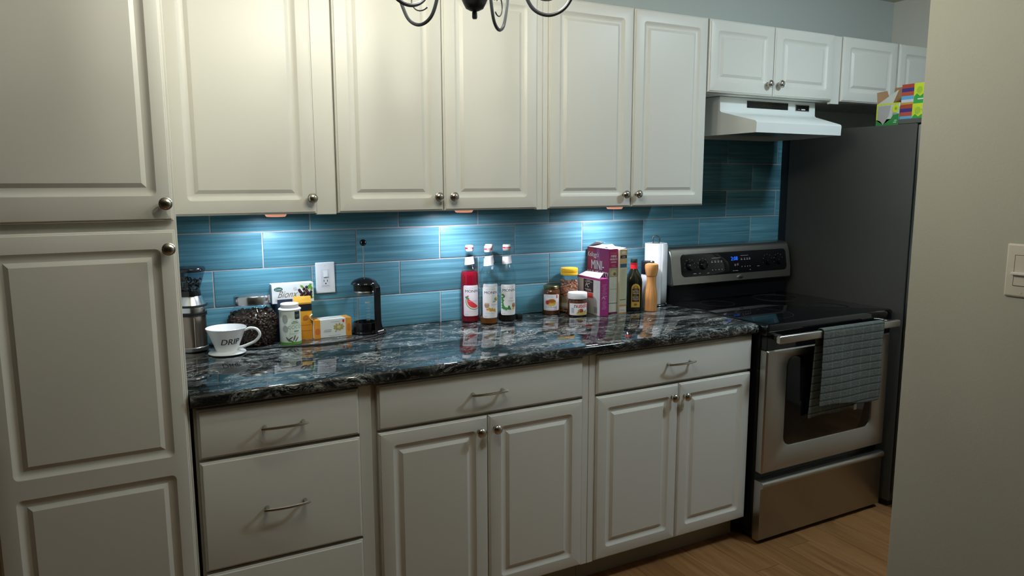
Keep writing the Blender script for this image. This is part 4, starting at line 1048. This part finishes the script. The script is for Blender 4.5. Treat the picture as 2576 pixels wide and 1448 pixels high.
# olive oil bottle (squared section)
c = thing('oil_bottle', 'dark olive oil bottle with red collar and gold label', 'bottle', (1.524, -.150, ZW), -.40)
bm = nb()
secs = [(.030, .006, .0), (.0325, .008, .003), (.0325, .008, .128), (.0320, .012, .140), (.0275, .018, .156), (.0190, .0155, .174), (.0142, .0135, .186), (.0135, .0130, .190)]
loops(bm, [[(x, y, z) for x, y in rrect(-s, s, -s, s, r, 5)][::-1] for s, r, z in secs]); obj('glass', bm, M_DARKGLASS, c, local=True)
obj('collar', lathe(nb(), [(.0165, .184), (.0160, .188), (.0145, .205), (.0160, .2065), (.0160, .209), (.0145, .2095)], 28), mat('red_collar', (.60, .02, .03), .3), c, local=True)
obj('cap', lathe(nb(), [(.0148, .2098), (.0152, .211), (.0152, .2255), (.0140, .2275), (.0001, .2278)], 28, cap=False), mat('green_cap', (.012, .03, .025), .35), c, local=True)
GO = (.52, .31, .05); DKB = (.05, .028, .010)
its = [(rect2d(-.019, .019, .018, .102), GO), (ell2d(0, .102, .019, .019, 16, 0, PI), GO), (rect2d(-.016, .016, .042, .100), DKB), (ell2d(0, .101, .012, .012, 16, 0, PI), (.16, .085, .02)), (ell2d(.0, .030, .008, .005, 12), (.20, .10, .02)), (ell2d(0, .106, .007, .005, 12), (.40, .24, .05))]
for s_, y in (('EXTRA', .086), ('VIRGIN', .077), ('EXTRA', .060), ('VIERGE', .051)): its.append((text2d(s_, .0085, 0, y, bold=.01), (.66, .60, .42)))
its += bars(-.009, .009, [.0715, .0465, .095], .0012, (.5, .45, .3), .2)
decal('label', c, its, mp_front(.002, -.0325, 0), step=.00005)

# pepper mill
c = thing('pepper_mill', 'wooden hourglass pepper mill in front of the paper towels', 'pepper mill', (1.5815, -.200, ZW))
obj('body', lathe(nb(), [(.0255, 0), (.0275, .002), (.0278, .010), (.0268, .026), (.0278, .048), (.0282, .062), (.0268, .080), (.0225, .105), (.0203, .125), (.0205, .142), (.0212, .1515), (.0200, .1530)], 36), M_MILL, c, local=True)
obj('head', lathe(nb(), [(.0205, .1536), (.0228, .1545), (.0250, .165), (.0283, .186), (.0288, .197), (.0272, .2045), (.018, .2085), (.0001, .2095)], 36, cap=False), M_MILL, c, local=True)
obj('top_nut', lathe(nb(), [(.0035, .2095), (.0035, .2130), (.0058, .2142), (.0062, .2165), (.0045, .2190), (.0001, .2195)], 16, cap=False), M_STEEL2, c, local=True)
# black-lid canister
c = thing('lidded_canister', 'white canister with black lid half hidden behind the pepper mill', 'canister', (1.621, -.123, ZW))
obj('body', lathe(nb(), [(.026, 0), (.0275, .002), (.0275, .150), (.0265, .152)], 32), mat('canister_white', (.62, .63, .66), .4), c, local=True)
obj('lid', lathe(nb(), [(.0285, .1525), (.0295, .154), (.0295, .204), (.0285, .209), (.0001, .2100)], 32, cap=False), mat('lid_black', (.012, .012, .018), .4), c, local=True)
# paper towel roll on a wire holder
c = thing('paper_towel_holder', 'wire paper towel holder standing at the right end of worktop', 'paper towel holder', (1.7040, -.076, ZW))
bm = nb(); tube(bm, [(.055 * math.cos(a), .055 * math.sin(a), .0045) for a in [2 * PI * k / 36 for k in range(36)]], .0028, 8, closed=True)
tube(bm, [(-.055, 0, .0045), (.055, 0, .0045)], .0025, 8); tube(bm, [(0, -.055, .0045), (0, .055, .0045)], .0025, 8)
obj('base_ring', bm, M_STEEL2, c, local=True)
bm = nb()
tube(bm, spline([(-.011, .0055, .012), (-.011, .0055, .200), (-.011, .0055, .262), (-.0118, .0058, .280), (-.0145, .0073, .295), (-.011, .0055, .312), (0, 0, .316), (.011, -.0055, .312), (.0145, -.0073, .295), (.0118, -.0058, .280), (.011, -.0055, .262), (.011, -.0055, .200), (.011, -.0055, .012)], 6), .0030, 8)
obj('wire_loop', bm, M_STEEL2, c, local=True)
r_ = thing('paper_towel_roll', 'white paper towel roll on the wire holder beside the stove', 'paper towel', (1.7040, -.076, ZW + .0085))
bm = nb(); lathe(bm, [(.0195, .0), (.0490, .0), (.0500, .001), (.0500, .2725), (.0490, .2740), (.0195, .2740)], 44, cap=False)
obj('roll', bm, M_PAPER, r_, local=True)
obj('core', lathe(nb(), [(.0193, .0005), (.0193, .2745), (.0183, .2745), (.0183, .0005)], 24, cap=False), flat((.42, .31, .2)), r_, local=True)
bm = nb(); pts = [(.0503 * math.cos(a), .0503 * math.sin(a)) for a in [-1.7 + .12 * k for k in range(9)]]
last = Vector((pts[-1][0], pts[-1][1])); pts += [(last.x + .007, last.y + .006), (last.x + .013, last.y + .016)]
rows = [[bm.verts.new((p[0] * 1.01, p[1] * 1.01, z)) for z in (.001, .09, .18, .2735 - .010 * (i / 10))] for i, p in enumerate(pts)]
for a, b in zip(rows, rows[1:]):
    for k in range(3): bm.faces.new((a[k], a[k + 1], b[k + 1], b[k]))
sh = obj('loose_sheet', bm, M_PAPER, r_, local=True, smooth=180)
md = sh.modifiers.new('thick', 'SOLIDIFY'); md.thickness = .0004

# ================================================================== CHANDELIER
CX, CY, CZ = .272, -1.20, 1.829     # CZ: lowest point of the arms' scrolls
c = thing('chandelier', 'black wrought iron chandelier with five scrolled arms hanging in front', 'chandelier', (CX, CY, ZC - .001))
def cz(z): return z + CZ - (ZC - .001)
obj('hub', lathe(nb(), [(.0001, cz(-.008)), (.0045, cz(-.0075)), (.0058, cz(-.004)), (.0055, cz(.006)), (.0045, cz(.008)), (.010, cz(.0095)), (.019, cz(.014)), (.0245, cz(.024)), (.028, cz(.032)), (.037, cz(.040)), (.042, cz(.050)), (.043, cz(.058)), (.036, cz(.072)), (.022, cz(.084)), (.015, cz(.10)), (.020, cz(.14)), (.024, cz(.17)), (.018, cz(.20)), (.010, cz(.23)), (.008, cz(.26)), (.0001, cz(.262))], 32, cap=False), M_IRON, c, local=True)
zt = cz(.262); nl = 0; z = zt
while z < -.05:
    a = PI / 2 * (nl % 2); pts = []
    for k in range(12):
        t = 2 * PI * k / 12; pts.append((.007 * math.cos(t) * math.cos(a), .007 * math.cos(t) * math.sin(a), z + .014 + .016 * math.sin(t)))
    bm = nb(); tube(bm, pts, .002, 6, closed=True); obj('chain_link', bm, M_IRON, c, local=True); z += .0265; nl += 1
obj('canopy', lathe(nb(), [(.0001, -.052), (.010, -.050), (.014, -.040), (.045, -.022), (.060, -.008), (.062, 0)], 32), M_IRON, c, local=True)
lat = math.atan2(-.470, .883)
for k in range(5):
    a = lat + k * 2 * PI / 5
    def A3(r, z): return (r * math.cos(a), r * math.sin(a), cz(z))
    bm = nb()
    tube(bm, spline([A3(.012, .185), A3(.045, .188), A3(.082, .155), A3(.098, .105), A3(.106, .055), A3(.126, .014), A3(.160, 0.), (A3(.194, .014)), A3(.216, .050), A3(.230, .090), A3(.240, .118)], 6), .0040, 8)
    arm = obj('arm', bm, M_IRON, c, local=True)
    pts = []
    for q in range(22):
        t = q / 21; th = -2.3 + 5.2 * t; R = .036 - .024 * t
        pts.append(A3(.160 + R * math.cos(th), .060 + R * math.sin(th) * .9))
    bm = nb(); tube(bm, pts, .0016, 6); obj('curl', bm, M_IRON, arm, local=True)
    px, py, _ = A3(.240, 0)
    obj('drip_pan', lathe(nb(), [(.006, cz(.116)), (.022, cz(.122)), (.027, cz(.130)), (.025, cz(.131)), (.010, cz(.126)), (.010, cz(.134))], 20, (px, py, 0)), M_IRON, arm, local=True)
    obj('candle', lathe(nb(), [(.0095, cz(.1345)), (.0095, cz(.205)), (.0085, cz(.208))], 16, (px, py, 0)), mat('candle_ivory', (.75, .70, .55), .5), arm, local=True)
    obj('bulb', lathe(nb(), [(.0075, cz(.2085)), (.013, cz(.222)), (.0165, cz(.240)), (.0145, cz(.258)), (.008, cz(.276)), (.002, cz(.290))], 16, (px, py, 0)), M_BULB, arm, local=True)

# ceiling dome of the galley, just behind the partition's end
c = thing('ceiling_light', 'round white dome ceiling light in the galley above the walkway', 'lamp', (2.20, -1.48, ZC - .001))
obj('base', lathe(nb(), [(.0001, 0), (.150, 0), (.155, -.006), (.150, -.020), (.0001, -.020)], 36, cap=False), M_WHITEM, c, local=True)
obj('dome', lathe(nb(), [(.0001, -.0205), (.140, -.0205), (.138, -.035), (.118, -.062), (.075, -.082), (.030, -.090), (.0001, -.091)], 32, cap=False), M_DOME, c, local=True)
